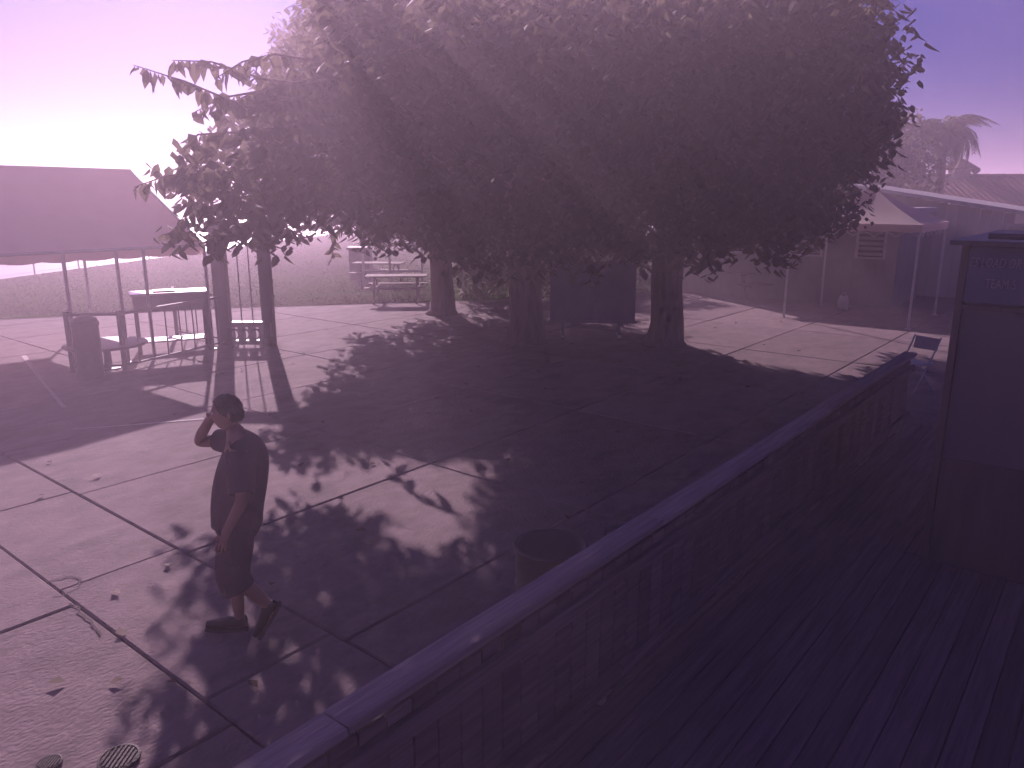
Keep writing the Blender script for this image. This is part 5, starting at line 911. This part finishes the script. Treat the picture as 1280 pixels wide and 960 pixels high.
def hand_pts(wrist, fwd, side, nrm, curl, base):
    """palm and five fingers as skin points; returns points, edges; base = index of the wrist vertex already in the list"""
    w_, f, s, n_ = map(Vector, (wrist, fwd, side, nrm)); P = []; E = []
    k = base
    def addp(p, r, par): P.append((p, r)); E.append((par, base + len(P))); return base + len(P)
    palm = addp(w_ + f * .045, (.022, .015), base)
    for i, (off, L) in enumerate(((.030, .072), (.010, .08), (-.010, .074), (-.029, .058))):
        a = addp(w_ + f * .085 + s * off, (.010, .010), palm); p = w_ + f * .085 + s * off; c_ = 0
        for q_, fr_ in enumerate((.42, .33, .25)):
            c_ += curl * (.7 + .15 * i); p = p + (f * math.cos(c_) + n_ * math.sin(c_)) * L * fr_; a = addp(p, (.0088 - .001 * q_,) * 2, a)
    a = addp(w_ + f * .03 + s * .032, (.012, .012), palm); p = w_ + f * .03 + s * .032
    for L in (.034, .028): p = p + (f * .75 + s * .5 + n_ * .35).normalized() * L; a = addp(p, (.0095, .0095), a)
    return P, E
# body: pelvis root, torso, neck, arms, legs, feet
B = [((-.01, 0, .96), (.13, .16)), ((-.01, 0, 1.10), (.135, .16)), ((-.03, 0, 1.28), (.12, .155)), ((-.025, 0, 1.41), (.085, .12)), ((.01, 0, 1.50), (.06, .06)), ((.035, 0, 1.56), (.055, .055)),
     ((-.02, -.18, 1.40), .055), ((.295, -.225, 1.36), .044), ((.185, -.115, 1.56), .031),
     ((-.035, .185, 1.40), .055), ((-.075, .265, 1.14), .046), ((.03, .275, .91), .032),
     ((.0, -.10, .88), .10), ((.055, -.10, .50), .064), ((.02, -.10, .30), .056), ((.0, -.10, .09), .037), ((.06, -.10, .045), .036), ((.17, -.105, .035), .03),
     ((-.02, .10, .88), .10), ((.02, .10, .52), .064), ((-.12, .10, .40), .054), ((-.235, .10, .27), .036), ((-.225, .10, .20), .034), ((-.17, .10, .11), .03)]
E_ = [(0, 1), (1, 2), (2, 3), (3, 4), (4, 5), (3, 6), (6, 7), (7, 8), (3, 9), (9, 10), (10, 11), (0, 12), (12, 13), (13, 14), (14, 15), (15, 16), (16, 17), (0, 18), (18, 19), (19, 20), (20, 21), (21, 22), (22, 23)]
for wi, fw, sd_, nr, cu in ((8, (-.55, .50, .67), (.75, .1, .55), (-.35, .85, -.3), .12), (11, (.30, .05, -.95), (.93, -.1, .30), (-.1, -1, -.02), .35)):
    f = Vector(fw).normalized(); n_ = Vector(nr); n_ = (n_ - f * n_.dot(f)).normalized(); s_ = f.cross(n_).normalized()
    if s_.dot(Vector(sd_)) < 0: s_ = -s_
    base = wi; P, Eh = hand_pts(B[wi][0], f, s_, n_, cu, 0); off = len(B)
    m_ = lambda i: wi if i == 0 else off + i - 1
    E_ += [(m_(a), m_(b2)) for a, b2 in Eh]; B += P
body = skin('body', B, E_, M['skin'], mn, 2)
# head joined to the body as one mesh
def head_mesh():
    bm = bmesh.new(); bmesh.ops.create_uvsphere(bm, u_segments=40, v_segments=28, radius=1)
    for v in bm.verts:
        x, y, z = v.co; px, py, pz = x * .098, y * .076, z * .118
        if z < -.1: py *= 1 + .22 * z * .8; px *= 1 + .06 * z
        if x < 0 and z < -.3: px *= .86
        f = max(0, x)
        G_ = lambda cy_, cz_, sy, sz: math.exp(-((py - cy_) / sy) ** 2 - ((pz - cz_) / sz) ** 2) * f
        px += .020 * G_(0, -.026, .010, .016) + .010 * G_(0, .0, .008, .018)                       # nose
        px += .006 * G_(0, -.058, .020, .006) + .005 * G_(0, -.068, .018, .006) - .004 * G_(0, -.0625, .022, .003)   # lips
        px += .012 * G_(0, -.098, .022, .016)                                                     # chin
        px += .005 * G_(.03, .026, .022, .008) + .005 * G_(-.03, .026, .022, .008)                # brow
        px -= .007 * G_(.031, .008, .014, .009) + .007 * G_(-.031, .008, .014, .009)              # eye sockets
        v.co = (px, py, pz)
    for s in (-1, 1):
        r = bmesh.ops.create_uvsphere(bm, u_segments=12, v_segments=10, radius=1)
        for v in r['verts']: x, y, z = v.co; v.co = (-.012 + x * .018 - z * .006, s * (.078 + .35 * .02 * x * -1) + y * .009, -.008 + z * .032)
    return bm
bm = head_mesh(); T = Matrix.Translation((.062, 0, 1.635)) @ Matrix.Rotation(R(4), 4, 'Y'); bm.transform(T)
tmp = bpy.data.meshes.new('h'); bm.to_mesh(tmp); bm.free()
bm = bmesh.new(); bm.from_mesh(body.data); bm.from_mesh(tmp); bm.to_mesh(body.data); bm.free(); body.data.polygons.foreach_set('use_smooth', [True] * len(body.data.polygons))
for s in (-1, 1):
    e = MB().lathe([(.002, -.012), (.009, -.008), (.012, 0), (.009, .008), (.002, .012)], seg=12).build('eye', M['white_metal'], mn, True); e.location = (.147, s * .031, 1.638)
# hair cap
bm = bmesh.new(); bmesh.ops.create_uvsphere(bm, u_segments=36, v_segments=24, radius=1)
kill = [v for v in bm.verts if v.co.z < (-.45 + .95 * max(0, v.co.x + .25))]
bmesh.ops.delete(bm, geom=kill, context='VERTS')
for v in bm.verts:
    n_ = .006 * math.sin(v.co.x * 19 + v.co.y * 13) * math.sin(v.co.z * 17 + v.co.y * 7); v.co = Vector((v.co.x * (.106 + n_), v.co.y * (.085 + n_), v.co.z * (.127 + n_)))
bm.transform(T); me = bpy.data.meshes.new('hair'); bm.to_mesh(me); bm.free(); me.materials.append(M['hair']); me.polygons.foreach_set('use_smooth', [True] * len(me.polygons))
o = bpy.data.objects.new('hair', me); COL.objects.link(o); o.parent = mn; md = o.modifiers.new('s', 'SOLIDIFY'); md.thickness = .006
# t-shirt: torso and two sleeves
ts = loft('t_shirt', [(.0, 0, .86, .166, .20, .02), (.0, 0, .89, .169, .205, .02), (.0, 0, .98, .172, .205, .0), (-.015, 0, 1.11, .174, .207, 0), (-.035, 0, 1.25, .172, .212, -.03), (-.05, 0, 1.35, .156, .218, -.08), (-.04, 0, 1.42, .122, .205, -.15), (-.025, 0, 1.47, .085, .125, -.2), (-.005, 0, 1.495, .068, .075, -.25), (.004, 0, 1.508, .056, .060, -.25)], M['shirt'], mn, fold=.035, close=(False, False))
def sleeve(a, b2, r0, r1):
    a, b2 = Vector(a), Vector(b2); mb = MB(); n = 5
    mb.tube([a.lerp(b2, i / n) for i in range(n + 1)], [r0 + (r1 - r0) * i / n + .004 * math.sin(i * 2.2) for i in range(n + 1)], 18, False); o = mb.build('sleeve', M['shirt'], ts, True)
    o.modifiers.new('s', 'SUBSURF').render_levels = 1
sleeve((-.045, -.10, 1.385), (.16, -.212, 1.382), .086, .08); sleeve((-.04, .135, 1.40), (-.062, .258, 1.17), .102, .084)
# shorts: hips and two legs
sh_ = loft('shorts', [(-.005, 0, .99, .155, .182, 0), (-.005, 0, .93, .160, .19, 0), (-.005, 0, .86, .160, .195, 0), (-.005, 0, .80, .135, .18, 0)], M['shorts'], mn, fold=.015, close=(False, False))
def trouser(pts, rads):
    mb = MB(); mb.tube(pts, rads, 20, False); o = mb.build('shorts_leg', M['shorts'], sh_, True); o.modifiers.new('s', 'SUBSURF').render_levels = 1
trouser([(-.005, -.085, .93), (.012, -.095, .80), (.035, -.10, .65), (.052, -.10, .50), (.05, -.10, .41)], [.108, .125, .12, .115, .114])
trouser([(-.012, .085, .93), (-.005, .095, .80), (.01, .10, .65), (.022, .10, .52), (-.02, .10, .43)], [.108, .125, .12, .115, .114])
def shoe(loc, pitch, name='shoe'):
    V = []; secs = [(-.085, .02, .05, .0), (-.08, .036, .095, 0), (-.02, .042, .10, 0), (.05, .045, .075, 0), (.11, .047, .06, 0), (.165, .043, .05, .003), (.195, .026, .036, .008)]
    for x, hw, h, z0 in secs:
        for k in range(12):
            a = 2 * math.pi * k / 12; V.append((x, hw * math.copysign(abs(math.cos(a)) ** .8, math.cos(a)), z0 + h / 2 + h / 2 * math.copysign(abs(math.sin(a)) ** .7, math.sin(a))))
    n = len(secs); Fc = [(j * 12 + k, j * 12 + (k + 1) % 12, (j + 1) * 12 + (k + 1) % 12, (j + 1) * 12 + k) for j in range(n - 1) for k in range(12)] + [tuple(range(12)), tuple((n - 1) * 12 + k for k in range(12))[::-1]]
    o = mesh_obj(name, V, Fc, M['shoe'], mn, True); o.location = loc; o.rotation_euler = (0, pitch, 0); o.modifiers.new('s', 'SUBSURF').render_levels = 1
    s_ = MB().prism([(-.088, -.036), (-.088, .036), (.05, .05), (.13, .05), (.2, .024), (.2, -.024), (.13, -.05), (.05, -.05)], -.018, .004).build('sole', M['joint'], o)
shoe((.03, -.10, .024), 0); shoe((-.245, .10, .23), R(62))

# ---------------------------------------------------------------- haze: one closed box round everything
hz = MB().box(-290, 290, -60, 290, -1.1, 8.3).build('haze', None); tag(hz, kind='stuff')
hm = bpy.data.materials.new('haze_air'); hm.use_nodes = True; t = hm.node_tree; t.nodes.clear()
ho = t.nodes.new('ShaderNodeOutputMaterial'); pv = t.nodes.new('ShaderNodeVolumePrincipled')
pv.inputs['Color'].default_value = (1.0, .83, .96, 1); pv.inputs['Density'].default_value = .0095; pv.inputs['Anisotropy'].default_value = .52
t.links.new(pv.outputs[0], ho.inputs['Volume']); hz.data.materials.append(hm)
